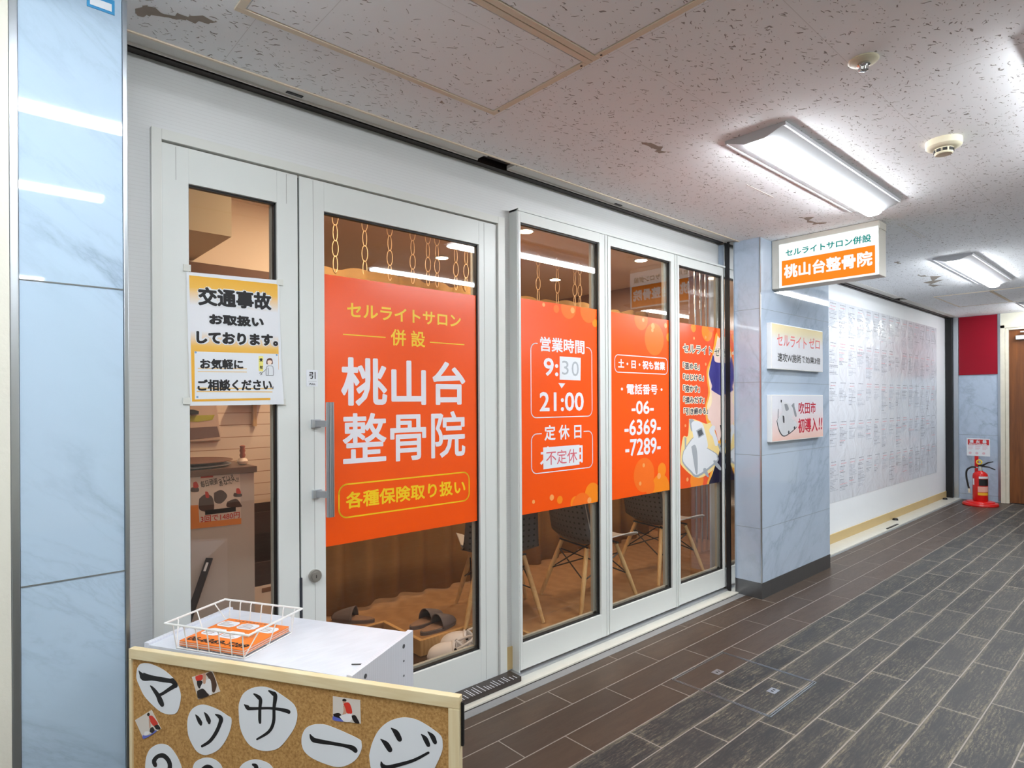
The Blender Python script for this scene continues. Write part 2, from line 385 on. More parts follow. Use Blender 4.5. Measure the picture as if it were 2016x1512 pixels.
def text(mb, pl, txt, box, bold=0.0, d=0.001, sp=1.0, shear=0.0, n=10, rot=0.0):
    """box = (u0, v0, u1, v1); the lettering is fitted into it; bold widens every stroke by that many metres, rounding its ends"""
    vs, fs = glyphs(txt, sp); u0, v0, u1, v1 = box
    xs = [a for a, b in vs]; ys = [b for a, b in vs]; x0, x1, y0, y1 = min(xs), max(xs), min(ys), max(ys)
    b = bold; sx = (u1-u0-2*b)/(x1-x0); sy = (v1-v0-2*b)/max(y1-y0, 1e-6)
    offs = [(0, 0)] + ([(b*math.cos(2*math.pi*k/n), b*math.sin(2*math.pi*k/n)) for k in range(n)] if b else [])
    cu, cv = (u0+u1)/2, (v0+v1)/2; cr, sr = math.cos(rot), math.sin(rot)
    for i, (ox, oy) in enumerate(offs):
        V = []
        for a, c in vs:
            u = u0+b+(a-x0)*sx+ox + shear*(c-y0)*sy; v = v0+b+(c-y0)*sy+oy
            du, dv = u-cu, v-cv
            V.append(mb.bm.verts.new(pl.pt(cu+du*cr-dv*sr, cv+du*sr+dv*cr, d+i*1e-6)))
        for f in fs:
            try: mb.bm.faces.new([V[k] for k in f])
            except ValueError: pass
    return mb
def pbox(pl, tl, br):
    a = pl.uv(*tl); b = pl.uv(*br); return (a[0], b[1], b[0], a[1])
def poly(mb, pl, uvs, d=0.001):
    mb.bm.faces.new([mb.bm.verts.new(pl.pt(u, v, d)) for u, v in uvs]); return mb
def rect(mb, pl, u0, v0, u1, v1, d=0.001): return poly(mb, pl, [(u0, v0), (u1, v0), (u1, v1), (u0, v1)], d)
def clip(pts, r):
    u0, v0, u1, v1 = r
    for ax, lim, sg in ((0, u0, 1), (0, u1, -1), (1, v0, 1), (1, v1, -1)):
        out = []
        for i in range(len(pts)):
            a, b = pts[i-1], pts[i]; ia = (a[ax]-lim)*sg >= 0; ib = (b[ax]-lim)*sg >= 0
            if ia != ib:
                t = (lim-a[ax])/(b[ax]-a[ax]); out.append((a[0]+(b[0]-a[0])*t, a[1]+(b[1]-a[1])*t))
            if ib: out.append(b)
        pts = out
        if not pts: return []
    return pts
def disc(mb, pl, u, v, r, d=0.001, r_clip=None, n=28, ry=None):
    p = [(u+r*math.cos(2*math.pi*k/n), v+(ry or r)*math.sin(2*math.pi*k/n)) for k in range(n)]
    if r_clip: p = clip(p, r_clip)
    if len(p) > 2: poly(mb, pl, p, d)
    return mb
def smooth_line(pts, k=6):
    out = []
    P = [pts[0]] + list(pts) + [pts[-1]]
    for i in range(1, len(P)-2):
        for j in range(k):
            t = j/k; a, b, c, e = P[i-1], P[i], P[i+1], P[i+2]
            out.append(tuple(0.5*(2*b[m]+(c[m]-a[m])*t+(2*a[m]-5*b[m]+4*c[m]-e[m])*t*t+(3*b[m]-a[m]-3*c[m]+e[m])*t**3) for m in range(len(b))))
    out.append(tuple(pts[-1])); return out
def stroke(mb, pl, pts, d=0.001, sm=True):
    """brush stroke: points (u, v, half width)"""
    P = smooth_line(pts) if sm and len(pts) > 2 else pts
    L, R = [], []
    for i, (u, v, w) in enumerate(P):
        a, b = P[max(i-1, 0)], P[min(i+1, len(P)-1)]; dx, dy = b[0]-a[0], b[1]-a[1]; l = math.hypot(dx, dy) or 1
        L.append((u-dy/l*w, v+dx/l*w)); R.append((u+dy/l*w, v-dx/l*w))
    for i in range(len(P)-1): poly(mb, pl, [L[i], R[i], R[i+1], L[i+1]], d)
    for (u, v, w) in (P[0], P[-1]): disc(mb, pl, u, v, max(w, 1e-5), d+2e-6, n=10)
    return mb
def pxstroke(mb, pl, pts, d=0.001, k=1.0):
    """same, from photo points and half widths measured in photo pixels"""
    out = []
    for x, y, w in pts:
        u, v = pl.uv(x, y); u2, v2 = pl.uv(x+1, y); u3, v3 = pl.uv(x, y+1)
        s = 0.5*(math.hypot(u2-u, v2-v)+math.hypot(u3-u, v3-v)); out.append((u, v, w*s*k))
    return stroke(mb, pl, out, d)
def pxpoly(mb, pl, pts, d=0.001, smooth=False):
    q = [pl.uv(x, y) for x, y in pts]
    if smooth: q = smooth_line(q+[q[0]], 5)[:-1]
    return poly(mb, pl, q, d)
def outline(mb, pl, r, w, rad, d=0.001, gap=None):
    """rounded rectangle drawn as a line; gap=(ua, ub) leaves the top edge open between them"""
    u0, v0, u1, v1 = r; path = []
    for cx, cy, a0 in ((u1-rad, v1-rad, 0), (u0+rad, v1-rad, 90), (u0+rad, v0+rad, 180), (u1-rad, v0+rad, 270)):
        for k in range(7):
            a = math.radians(a0+k*15); path.append((cx+rad*math.cos(a), cy+rad*math.sin(a)))
    if gap:
        seq = path[7:]+path[:7]; path = [(gap[0], v1)] + seq + [(gap[1], v1)]
    else: path = path+[path[0]]
    for a, b in zip(path, path[1:]):
        dx, dy = b[0]-a[0], b[1]-a[1]; l = math.hypot(dx, dy)
        if l < 1e-7: continue
        nx, ny = -dy/l*w/2, dx/l*w/2; ex, ey = dx/l*w*0.2, dy/l*w*0.2
        poly(mb, pl, [(a[0]-ex+nx, a[1]-ey+ny), (a[0]-ex-nx, a[1]-ey-ny), (b[0]+ex-nx, b[1]+ey-ny), (b[0]+ex+nx, b[1]+ey+ny)], d)
    return mb
def flat(mb, name, m, parent): return mb.build(name, m, parent, recalc=False)

# ------------------------------------------------------------------ corridor lamps (their light lives in the diffusers)
HOUSE = mat('lamp_housing_white', (196, 198, 202), 0.4, var=0.02)
TUBEM = emat('lit_lamp_diffuser', TUBE_COL, TUBE)
TUBE_DIM = emat('dimmed_lit_lamp_diffuser', TUBE_COL, TUBE*0.72)  # same tube, dimmed so the near pillar and cabinet do not overexpose
def ceiling_light(x0, x1, yc, label, tube=TUBEM):
    w = 0.125; xc = (x0+x1)/2
    t = thing('ceiling_light', label, 'ceiling light', (xc, yc, CEIL), group='strip lights on the corridor ceiling')
    b = MB()
    prof = [(-w, CEIL-0.0005), (-w, CEIL-0.012), (-0.042, CEIL-0.042), (0.042, CEIL-0.042), (w, CEIL-0.012), (w, CEIL-0.0005)]
    b.prism([(x0, yc+a, z) for a, z in prof], (x1-x0, 0, 0))
    b.build('housing', HOUSE, t)
    lip = MB()
    for s in (-1, 1): lip.box((x0, yc+s*w-0.004, CEIL-0.016), (x1, yc+s*w+0.004, CEIL-0.001))
    lip.build('edge_lip', HOUSE, t)
    d = MB(); pr = [(0.042*math.cos(math.radians(-24+228*k/18)), CEIL-0.050-0.018*math.sin(math.radians(-20+220*k/18))) for k in range(19)]
    d.prism([(x0+0.03, yc+a, z) for a, z in pr], (x1-x0-0.06, 0, 0)); d.build('diffuser', tube, t)
    return t
ceiling_light(2.43, 3.87, 1.20, 'lit strip light on the ceiling just before the orange projecting sign')
ceiling_light(5.68, 7.20, 1.23, 'lit strip light on the ceiling beyond the orange projecting sign')
ceiling_light(9.05, 9.95, 1.20, 'lit strip light nearest the brown door at the corridor end')
ceiling_light(2.40, 3.84, 0.20, 'lit strip light whose corner shows at the edge of the ceiling above the smoke detector')
for x0, yc in ((-0.80, 1.16), (-0.88, 0.16), (5.68, 0.20), (-4.1, 1.16), (-4.1, 0.16), (2.4, -2.6), (5.7, -2.6), (-0.9, -2.6)):  # rearmost row is added out of view to bounce light onto the ceiling
    ceiling_light(x0, x0+1.46, yc, 'lit strip light outside the view, mirrored in polished surfaces or added for ceiling bounce', TUBE_DIM if x0 < 0 else TUBEM)

# ------------------------------------------------------------------ corridor shell
FLOORM = m_floor(); CEILM = m_ceiling(); SIDING = m_siding()
b = MB(); b.box((-7, -4.2, -0.12), (FX+0.2, 2.07, 0)); struct(b.build('floor', FLOORM), 'floor of wood-look tiles, brown beside the shop and weathered grey in the walkway', 'floor')
b = MB(); b.box((-7, -4.2, CEIL), (FX+0.2, 2.105, CEIL+0.1)); ceil = struct(b.build('ceiling', CEILM), 'fissured off-white ceiling boards over the corridor', 'ceiling')
# scuffed, peeled patches in the boards
def patch(pxs, seed, parent=ceil):
    rnd = random.Random(seed); P = []
    pts = [atz(x, y, CEIL-0.0006) for x, y in pxs]
    for i, a in enumerate(pts):
        c = pts[(i+1) % len(pts)]
        for k in range(5):
            q = a.lerp(c, k/5); j = (c-a).length*0.16
            P.append((q.x+rnd.uniform(-j, j), q.y+rnd.uniform(-j, j), CEIL-0.0006))
    b = MB(); b.bm.faces.new([b.bm.verts.new(p) for p in P]); return b
PEEL = mat('peeled_board', (158, 148, 138), 0.9, var=0.12, vscale=40)
for i, pxs in enumerate(([(262, 22), (285, 8), (330, 28), (375, 28), (428, 42), (410, 48), (350, 36), (300, 32), (270, 30)],
                         [(848, 104), (880, 96), (898, 96), (910, 116), (890, 118), (865, 110)], [(930, 128), (942, 122), (956, 128), (948, 137), (934, 134)],
                         [(1264, 280), (1285, 283), (1318, 300), (1300, 300), (1280, 292)], [(1572, 428), (1590, 428), (1626, 440), (1606, 442), (1588, 434)],
                         [(1812, 540), (1828, 544), (1862, 562), (1845, 562), (1826, 552)], [(864, 203), (870, 198), (874, 204)], [(1760, 516), (1770, 515), (1773, 519), (1764, 520)])):
    patch(pxs, i).build('peeled_patch', PEEL, ceil, recalc=False)
# hatch trims
TRIM = mat('cream_hatch_trim', (224, 210, 188), 0.5, var=0.05)
def hatch(x0, x1, y0, y1, label, w=0.022):
    t = thing('access_hatch', label, 'access hatch', ((x0+x1)/2, (y0+y1)/2, CEIL), group='ceiling access hatches')
    b = MB(); z0, z1 = CEIL-0.006, CEIL-0.0002
    for (a, c) in (((x0, y0), (x1, y0+w)), ((x0, y1-w), (x1, y1)), ((x0, y0+w), (x0+w, y1-w)), ((x1-w, y0+w), (x1, y1-w))):
        b.box((a[0], a[1], z0), (c[0], c[1], z1), 0.0015)
    b.build('hatch_frame', TRIM, t)
    b = MB(); g = 0.005
    b.box((x0+w+g, y0+w+g, CEIL-0.004), (x1-w-g, y1-w-g, CEIL-0.0002)); b.build('hatch_panel', CEILM, t)
    for y in (y0+0.04, y1-0.04): MB().cyl((x1-w/2, y, z0-0.001), (x1-w/2, y, z0+0.002), 0.004, n=10).build('screw', BLACK, t)
    return t
hatch(0.575, 1.530, 1.296, 1.790, 'ceiling hatch with cream trim over the cork board, beside the shop wall')
hatch(0.575, 1.530, 0.796, 1.292, 'ceiling hatch with cream trim cut by the top edge of the picture')
hatch(7.81, 8.90, 1.372, 1.862, 'ceiling hatch with thin trim near the red wall panel', 0.012)
hatch(7.81, 8.90, 0.88, 1.368, 'ceiling hatch with thin trim towards the brown door', 0.012)
b = MB()
for (a, c) in (((1770, 440), (1821, 467)), ((1400+40, 1000//3), (1416, 345))): pass
for (x0, x1, y) in ((4.40, 4.90, 1.215), (4.40, 4.90, 1.235), (3.0, 3.3, 1.52)):
    b.box((x0, y, CEIL-0.0012), (x1, y+0.004, CEIL-0.0001))
b.build('joint_strip', mat('ceiling_joint_white', (230, 226, 220), 0.6), ceil)
# opposite side and ends of the corridor
b = MB(); b.box((-7, -4.4, 0), (FX+0.2, -4.2, CEIL)); struct(b.build('wall_opposite', CREAM), 'plain cream wall on the far side of the corridor', 'wall')
b = MB(); b.box((-7.2, -4.4, 0), (-7, 2.4, CEIL)); struct(b.build('wall_rear', CREAM), 'plain cream wall closing the corridor behind', 'wall')

# ------------------------------------------------------------------ facade of the shop
b = MB()
b.box((0.30, YS, 0), (0.462, YS+0.08, 2.62)); b.box((0.462, YS, 2.244), (1.978, YS+0.08, 2.62)); b.box((1.978, YS, 0.02), (2.034, YS+0.08, 2.62)); b.box((2.034, YS, 2.262), (4.06, YS+0.08, 2.62))
struct(b.build('wall_shop', SIDING), 'white fine-ribbed wall around the shop door and windows', 'wall')
b = MB(); b.box((1.985, YS-0.007, 0.03), (2.036, YS-0.0005, 0.14)); struct(b.build('baseboard_shop', mat('beige_baseboard', (206, 180, 128), 0.5)), 'short beige baseboard piece between door and window', 'baseboard')
# ceiling edge: white profile in two lengths, dark shutter slot behind
b = MB()
for x0, x1 in ((0.345, 1.765), (1.945, 4.03)):
    b.prism([(x0, 2.105, CEIL-0.004), (x0, 2.118, CEIL-0.004), (x0, 2.120, CEIL+0.006), (x0, 2.178, CEIL+0.006), (x0, 2.182, CEIL-0.001), (x0, 2.185, CEIL-0.001), (x0, 2.185, CEIL+0.02), (x0, 2.105, CEIL+0.02)], (x1-x0, 0, 0))
tr = struct(b.build('trim_1', mat('ceiling_edge_white', (220, 218, 212), 0.4, var=0.05, vscale=10)), 'white metal edge strip between ceiling boards and shutter slot, with a gap', 'trim')
b = MB(); b.box((0.345, 2.098, CEIL-0.0045), (4.03, 2.107, CEIL+0.004)); struct(b.build('trim_2', TRIM), 'thin cream bead along the ceiling edge', 'trim')
b = MB()
for px in ((580, 186), (1217, 403)):
    p = atz(*px, CEIL+0.005); b.box((p.x-0.03, p.y-0.008, CEIL+0.0035), (p.x+0.03, p.y+0.008, CEIL+0.007), 0.002)
b.build('slot_hole', BLACK, tr)
b = MB()
b.box((0.345, 2.105, CEIL+0.10), (4.03, YS, CEIL+0.16)); b.box((0.345, 2.085, CEIL+0.02), (4.03, 2.12, CEIL+0.1))
b.box((0.345, 2.187, CEIL+0.035), (4.03, 2.205, CEIL+0.1)); b.box((0.345, 2.222, CEIL+0.012), (4.03, 2.256, CEIL+0.10))
struct(b.build('trim_3', DARK), 'dark rusty shutter slot above the shop front', 'trim')
b = MB(); rr = random.Random(3)
for k in range(6): x = 1.77+k*0.03; b.box((x, 2.13, CEIL+0.02+rr.random()*0.02), (x+0.02, 2.17, CEIL+0.07), 0.002)
b.build('rusty_bracket', mat('rust', (92, 66, 42), 0.8, var=0.3, vscale=30), tr)
# sill
b = MB(); b.box((-0.3, 2.12, -0.05), (4.03, 2.30, 0.012), 0.003); struct(b.build('trim_4', SILL), 'white marble sill under the shop windows', 'sill')
b = MB(); b.box((-0.3, 2.07, -0.05), (4.03, 2.118, 0.0015)); struct(b.build('trim_5', CEMENT), 'grey cement strip between tiles and marble sill', 'trim')
b = MB(); b.box((-0.3, 2.1175, -0.05), (4.03, 2.1205, 0.004)); struct(b.build('trim_6', DARK), 'dark gap line along the sill', 'trim')
b = MB(); b.box((0.4, 2.185, 0.0122), (4.0, 2.262, 0.024), 0.002); struct(b.build('trim_7', ALU), 'aluminium track under the sliding windows', 'trim')

# door casing
CAS = mat('white_casing', (222, 224, 220), 0.35, var=0.02)
b = MB()
b.box((0.462, YD-0.012, 0), (0.492, YS+0.05, 2.244), 0.002); b.box((1.935, YD-0.012, 0.0), (1.978, YS+0.05, 2.244), 0.002); b.box((0.492, YD-0.012, 2.21), (1.935, YS+0.05, 2.244), 0.002)
struct(b.build('trim_8', CAS), 'white casing around the shop entrance', 'door casing')
def framed(name, x0, x1, z0, z1, gx0, gx1, gz0, gz1, Y, label, cat, dep=0.04, tilt=(0, 0), jamb=True):
    t = thing(name, label, cat, ((x0+x1)/2, Y, z0), kind='structure')
    b = MB(); e = 0.0015
    b.box((x0, Y, z0), (gx0, Y+dep, z1), e); b.box((gx1, Y, z0), (x1, Y+dep, z1), e)
    b.box((gx0, Y, z0), (gx1, Y+dep, gz0), e); b.box((gx0, Y, gz1), (gx1, Y+dep, z1), e); b.build('frame', WHITE, t)
    g = MB(); q = 0.007
    for a, c in (((gx0, gz0), (gx0+q*0.5, gz1)), ((gx1-q, gz0), (gx1, gz1)), ((gx0, gz0), (gx1, gz0+q)), ((gx0, gz1-q), (gx1, gz1))):
        g.box((a[0], Y+0.012, a[1]), (c[0], Y+0.030, c[1]))
    g.build('gasket', GASKET, t)
    bead = MB()
    bead.box((gx1+0.0005, Y+0.03, gz0), (gx1+0.006, Y+dep+0.01, gz1)); bead.box((gx1-(0.030 if jamb else 0.010), Y+dep-0.004, gz0), (gx1-0.001, Y+dep+0.012, gz1)); bead.box((gx0, Y+dep-0.004, gz0+0.0), (gx1, Y+dep+0.012, gz0+0.014))
    bead.build('inner_bead', mat('bead_grey', (168, 164, 152), 0.5), t)
    p = MB(); p.box((gx0, Y+0.018, gz0), (gx1, Y+0.024, gz1))
    po = p.build('glass', GLASS, t)
    c = Vector(((gx0+gx1)/2, Y+0.021, (gz0+gz1)/2)) - t.location
    R = Matrix.Translation(c) @ Matrix.Rotation(tilt[0], 4, 'X') @ Matrix.Rotation(tilt[1], 4, 'Z') @ Matrix.Translation(-c)
    po.data.transform(R)
    return t
side = framed('door_1', 0.494, 0.948, 0.026, 2.205, 0.574, 0.870, 0.17, 2.087, YD, 'white framed fixed glass panel beside the shop door, a yellow notice taped across it', 'door panel', jamb=False)
door = framed('door_2', 0.955, 1.933, 0.026, 2.205, 1.053, 1.824, 0.178, 2.092, YD, 'white framed glass shop door with a vertical pull handle', 'door', jamb=False)
# fine joint lines of the door frame
def seams(t, xs, zr, Y):
    b = MB()
    for x in xs: b.box((x, Y-0.0003, zr[0]), (x+0.0015, Y+0.001, zr[1]))
    return b
seams(door, (1.008, 1.855), (0.03, 2.2), YD).build('joint_line', mat('joint_grey', (150, 152, 150), 0.6), door)
seams(side, (0.535, 0.905), (2.09, 2.2), YD).build('joint_line', MATS['joint_grey'], side)
b = MB(); b.box((0.9475, YD+0.008, 0.03), (0.9555, YD+0.04, 2.2)); b.build('hinge_gap', GASKET, side)
b = MB(); b.box((0.949, YD-0.004, 0.535), (0.9575, YD+0.01, 0.69), 0.001); b.build('pivot_cover', mat('slate_plastic', (54, 58, 66), 0.4), side)
# pull handle
hx = 1.0
b = MB(); ht, hb = aty(648, 792, YD-0.055), aty(650, 1017, YD-0.055); hx = ht.x
b.prism([(hx+0.016*math.cos(a), YD-0.062+0.012*math.sin(a), hb.z) for a in [math.pi*2*k/12 for k in range(12)]], (0, 0, ht.z-hb.z))
h = b.build('pull_handle', ALU, door, smooth=True)
b = MB()
for k in range(3): b.box((hx-0.009+k*0.007, YD-0.0755, hb.z), (hx-0.008+k*0.007, YD-0.072, ht.z))
b.build('groove', mat('groove_grey', (120, 124, 130), 0.5, 0.6), h)
for px, py in ((620, 834), (622, 972)):
    p = aty(px, py, YD)
    b = MB(); b.box((p.x-0.017, YD-0.014, p.z-0.016), (p.x+0.019, YD, p.z+0.016), 0.002); b.box((p.x+0.0, YD-0.060, p.z-0.012), (hx+0.004, YD-0.008, p.z+0.012), 0.002) if False else b.prism([(p.x-0.008, YD-0.008, p.z-0.012), (p.x+0.014, YD-0.008, p.z-0.012), (hx+0.008, YD-0.058, p.z-0.012), (hx-0.012, YD-0.058, p.z-0.012)], (0, 0, 0.024))
    b.build('handle_bracket', ALU, door)
p = aty(619, 1133, YD); b = MB(); b.cyl((p.x, YD, p.z), (p.x, YD-0.012, p.z), 0.024, n=28); b.cyl((p.x, YD-0.012, p.z), (p.x, YD-0.018, p.z), 0.017, n=28)
k = b.build('lock_cylinder', mat('satin_nickel', (176, 172, 166), 0.3, 0.7), door, smooth=True)
b = MB(); b.box((p.x-0.001, YD-0.0195, p.z-0.006), (p.x+0.001, YD-0.017, p.z+0.006)); b.build('keyhole', BLACK, k)

FAC = Plane((0, YD-0.0005, 0), (1, 0, 0), (0, 0, 1))
# small PULL notice
t = thing('pull_sticker', 'small square white sticker reading pull above the door handle', 'sticker', FAC.px(615, 762))
B = pbox(FAC, (603, 728), (625.5, 761)); b = MB(); b.prism([FAC.pt(B[0], B[1]), FAC.pt(B[2], B[1]), FAC.pt(B[2], B[3]), FAC.pt(B[0], B[3])], (0, -0.0008, 0)); b.build('backing', PAPER, t)
b = MB(); text(b, FAC, '引', pbox(FAC, (608.5, 732), (621, 746)), 0.0006, 0.0014); text(b, FAC, 'PULL', pbox(FAC, (609, 754.5), (621, 758)), 0.0004, 0.0014)
rect(b, FAC, *pbox(FAC, (607, 750.6), (623, 751.2)), 0.0014); flat(b, 'lettering', INK, t)

# sliding windows
WZ0, WZ1, GZ0, GZ1 = 0.034, 2.282, 0.162, 2.230
w1 = framed('window_1', 2.031, 2.712, WZ0, WZ1, 2.047, 2.645, GZ0, GZ1, YW, 'sliding shop window next to the door, with opening hours on orange film', 'window')
w2 = framed('window_2', 2.716, 3.407, WZ0, WZ1, 2.748, 3.350, GZ0, GZ1, YW+0.004, 'middle sliding shop window, with a telephone number on orange film', 'window')
w3 = framed('window_3', 3.411, 4.022, WZ0, WZ1, 3.448, 3.992, GZ0, GZ1-0.006, YW+0.008, 'sliding shop window by the marble pillar, with a machine poster', 'window')
b = MB(); b.box((2.026, YW+0.003, 0.024), (2.0305, YS, 2.292)); b.box((2.026, YW-0.006, 2.2825), (4.026, YS+0.02, 2.294), 0.001); struct(b.build('trim_9', WHITE), 'white aluminium surround of the sliding windows', 'window surround')
for t_, x in ((w1, 2.690), (w2, 3.386)):
    b = MB(); b.box((x, YW-0.004, WZ0), (x+0.004, YW+0.0, WZ1)); b.box((x+0.0245, YW-0.003, WZ0), (x+0.026, YW+0.002, WZ1)); b.build('interlock_rib', WHITE, t_)
# shutter guide at the pillar
b = MB(); b.box((4.006, 2.168, 0.012), (4.031, 2.199, CEIL+0.03)); struct(b.build('trim_10', GASKET), 'black shutter guide slot beside the windows', 'trim')
b = MB(); b.box((4.012, 2.135, 0.012), (4.031, 2.166, CEIL), 0.002); b.box((4.000, 2.196, 0.02), (4.006, 2.2, CEIL)); struct(b.build('trim_11', CHROME), 'chrome shutter guide strip beside the marble pillar', 'trim')
b = MB(); b.box((0.50, 2.150, 0.0125), (1.99, 2.235, 0.036), 0.003); ts = b.build('floor_strip', mat('printed_black_strip', (58, 50, 48), 0.4, var=0.3, vscale=12)); tag(ts, 'dark printed strip lying on the sill under the shop door', 'threshold strip')
b = MB(); r5 = random.Random(5)
for k in range(30):
    x = 1.40+k*0.019+r5.random()*0.01
    b.box((x, 2.151, 0.0362), (x+0.003, 2.151+0.03+r5.random()*0.04, 0.0368)); 
b.build('white_stripes', PAPER, ts)

# ------------------------------------------------------------------ pillars and the wall beyond
b = MB(); b.box((0.112, YP+0.004, 0), (0.334, 2.5, CEIL)); lp = struct(b.build('pillar_left', MARBLE), 'pale polished marble pillar with two tube reflections', 'pillar')
b = MB(); b.box((0.0935, YP-0.002, 0), (0.111, 2.4, CEIL), 0.002); b.build('steel_edge', STEEL, lp)
b = MB(); b.box((0.335, YP-0.002, 0), (0.3465, 2.255, CEIL), 0.002); b.build('steel_edge', STEEL, lp)
b = MB()
for z in (1.662, 0.893): b.box((0.112, YP+0.0028, z-0.0018), (0.334, YP+0.006, z+0.0018))
b.build('slab_joint', mat('joint_dark', (108, 112, 112), 0.7), lp)
b = MB(); b.box((0.255, YP+0.0018, 2.405), (0.318, YP+0.0042, 2.445), 0.001); q = b.build('blue_sticker', mat('blue_label', (56, 150, 206), 0.4)); tag(q, 'small blue sticker at the very top of the pale marble pillar', 'sticker')
b = MB(); b.box((0.262, YP+0.001, 2.412), (0.311, YP+0.002, 2.432)); b.build('white_field', PAPER, q)
b = MB(); b.box((-3.2, YP-0.012, 0), (0.0925, 2.4, CEIL)); struct(b.build('wall_left', mat('rough_white_plaster', (222, 220, 208), 0.7, var=0.04, bmp=0.3, bscale=80)), 'off-white plaster wall beyond the pale marble pillar', 'wall')
b = MB(); b.box((-7, YP+0.2, 0), (-3.2, 2.4, CEIL)); struct(b.build('wall_left_far', CREAM), 'cream wall further down the corridor', 'wall')

b = MB(); b.box((4.032, YP, 0.108), (5.199, 2.34, CEIL)); rp = struct(b.build('pillar_right', MARBLE_G), 'grey marble pillar carrying two small sign boards', 'pillar')
b = MB(); b.box((4.030, YP-0.002, 0), (5.201, 2.34, 0.108)); b.build('steel_skirting', STEELD, rp)
JG = mat('slab_joint_grey', (140, 148, 156), 0.6)
b = MB()
for z in (1.852, 1.433, 0.985, 0.540):
    z = {1.852: aty(1498, 607, YP).z, 1.433: aty(1498, 752, YP).z, 0.985: aty(1498, 897, YP).z, 0.540: aty(1498, 1042, YP).z}[z]
    b.box((4.0315, YP-0.0006, z-0.0014), (5.1995, YP+0.003, z+0.0014)); b.box((4.0312, YP-0.0006, z-0.0014), (4.034, 2.134, z+0.0014))
b.build('slab_joint', JG, rp)
b = MB(); b.box((4.029, YP-0.003, 0.108), (4.0365, YP+0.0045, CEIL)); b.build('corner_bead', STEEL, rp)

# recessed white wall with the big list
YB = 2.25
b = MB(); b.box((5.0, YB, 0.012), (FX+0.12, YB+0.1, 2.6)); struct(b.build('wall_notice', mat('white_board_wall', (244, 248, 254), 0.45, var=0.02)), 'white wall panel behind the large printed list', 'wall')
b = MB(); b.box((5.2, YB-0.010, 0.012), (FX+0.06, YB-0.0005, 0.098), 0.002); struct(b.build('baseboard_notice', mat('beige_baseboard', (206, 180, 128), 0.5)), 'beige baseboard under the large printed list', 'baseboard')
b = MB(); b.box((5.2, 2.09, -0.05), (FX+0.02, 2.30, 0.012), 0.003); struct(b.build('trim_12', SILL), 'white marble sill under the large printed list', 'sill')
b = MB(); b.box((4.03, 2.07, -0.05), (FX+0.02, 2.089, 0.002)); struct(b.build('trim_13', CEMENT), 'grey cement strip along the far sill', 'trim')
b = MB(); b.box((5.2, 2.105, CEIL-0.002), (7.62, 2.178, CEIL+0.02)); b.box((7.80, 2.105, CEIL-0.002), (FX, 2.178, CEIL+0.02)); struct(b.build('trim_14', MATS['ceiling_edge_white']), 'white metal edge strip above the large printed list', 'trim')
b = MB(); b.box((5.2, 2.105, CEIL+0.06), (FX, YB, CEIL+0.12)); b.box((5.2, 2.182, CEIL-0.012), (FX-0.02, 2.200, CEIL+0.06)); b.box((5.2, 2.222, CEIL-0.010), (FX-0.02, 2.246, CEIL+0.06)); struct(b.build('trim_15', DARK), 'dark shutter slot above the large printed list', 'trim')
b = MB(); b.box((FX-0.07, 2.17, 0.012), (FX-0.035, 2.245, CEIL)); struct(b.build('trim_16', GASKET), 'black shutter guide slot in the far corner', 'trim')
b = MB(); b.box((FX-0.03, 2.11, 0.0), (FX, 2.168, CEIL), 0.003); struct(b.build('trim_17', STEEL), 'steel shutter guide in the far corner', 'trim')
for y, x in ((2.225, 7.70), (2.225, 9.75)):
    q = MB().cyl((x, y-0.02, 0.0125), (x, y-0.02, 0.032), 0.030, 0.022, 20).build('rubber_stopper', BLACK, smooth=True)
    tag(q, 'black rubber stopper on the white sill, ' + ('halfway along the printed list' if x < 8 else 'in the far corner beside the shutter guide'), 'stopper', 'stoppers on the sill')
b = MB(); b.box((7.1, 2.10, 0.0122), (7.45, 2.118, 0.02), 0.002); q = b.build('floor_bolt_plate', BLACK); tag(q, 'thin dark plate on the edge of the far white sill', 'plate')

# end wall of the corridor
b = MB(); b.box((FX, 1.665, 0), (FX+0.2, 2.60, CEIL)); ew = struct(b.build('wall_end', MARBLE_G), 'narrow grey marble end wall behind the fire extinguisher', 'wall')
b = MB(); b.box((FX-0.001, 1.67, 0.868), (FX+0.002, 2.11, 0.872)); b.box((FX-0.001, 1.67, 0.075), (FX+0.002, 2.11, 0.079)); b.build('slab_joint', JG, ew)
b = MB(); b.box((FX-0.012, 1.690, 1.672), (FX-0.0005, 2.105, CEIL-0.004), 0.002); q = b.build('red_panel', mat('crimson_panel', (150, 8, 34), 0.4, var=0.06, vscale=2, spec=0.25)); tag(q, 'plain crimson panel high on the marble end wall', 'wall panel')
b = MB(); b.box((FX-0.016, 1.658, 0.02), (FX+0.01, 1.688, CEIL), 0.002); b.build('steel_edge', STEEL, ew)
WORN = mat('worn_cream_paint', (226, 220, 202), 0.5, var=0.10, vscale=16)
b = MB(); b.box((FX, -0.4, 2.235), (FX+0.2, 1.660, CEIL)); b.box((FX, -4.2, 0), (FX+0.2, -0.4, CEIL)); struct(b.build('wall_end_door', CREAM), 'cream wall over the brown door', 'wall')
b = MB(); b.box((FX-0.028, 1.612, 0), (FX+0.05, 1.660, 2.30), 0.003); b.box((FX-0.018, 1.575, 0), (FX+0.05, 1.610, 2.275), 0.003); b.box((FX-0.028, 0.55, 2.262), (FX+0.05, 1.66, 2.30), 0.003); b.box((FX-0.018, 0.60, 2.235), (FX+0.05, 1.575, 2.262), 0.003); b.box((FX-0.028, 0.50, 0), (FX+0.05, 0.60, 2.30), 0.003)
struct(b.build('trim_18', WORN), 'worn cream casing of the brown door', 'door casing')
d2 = thing('door_3', 'brown wooden door at the corridor end, cut by the picture edge', 'door', (FX+0.04, 1.1, 0), kind='structure')
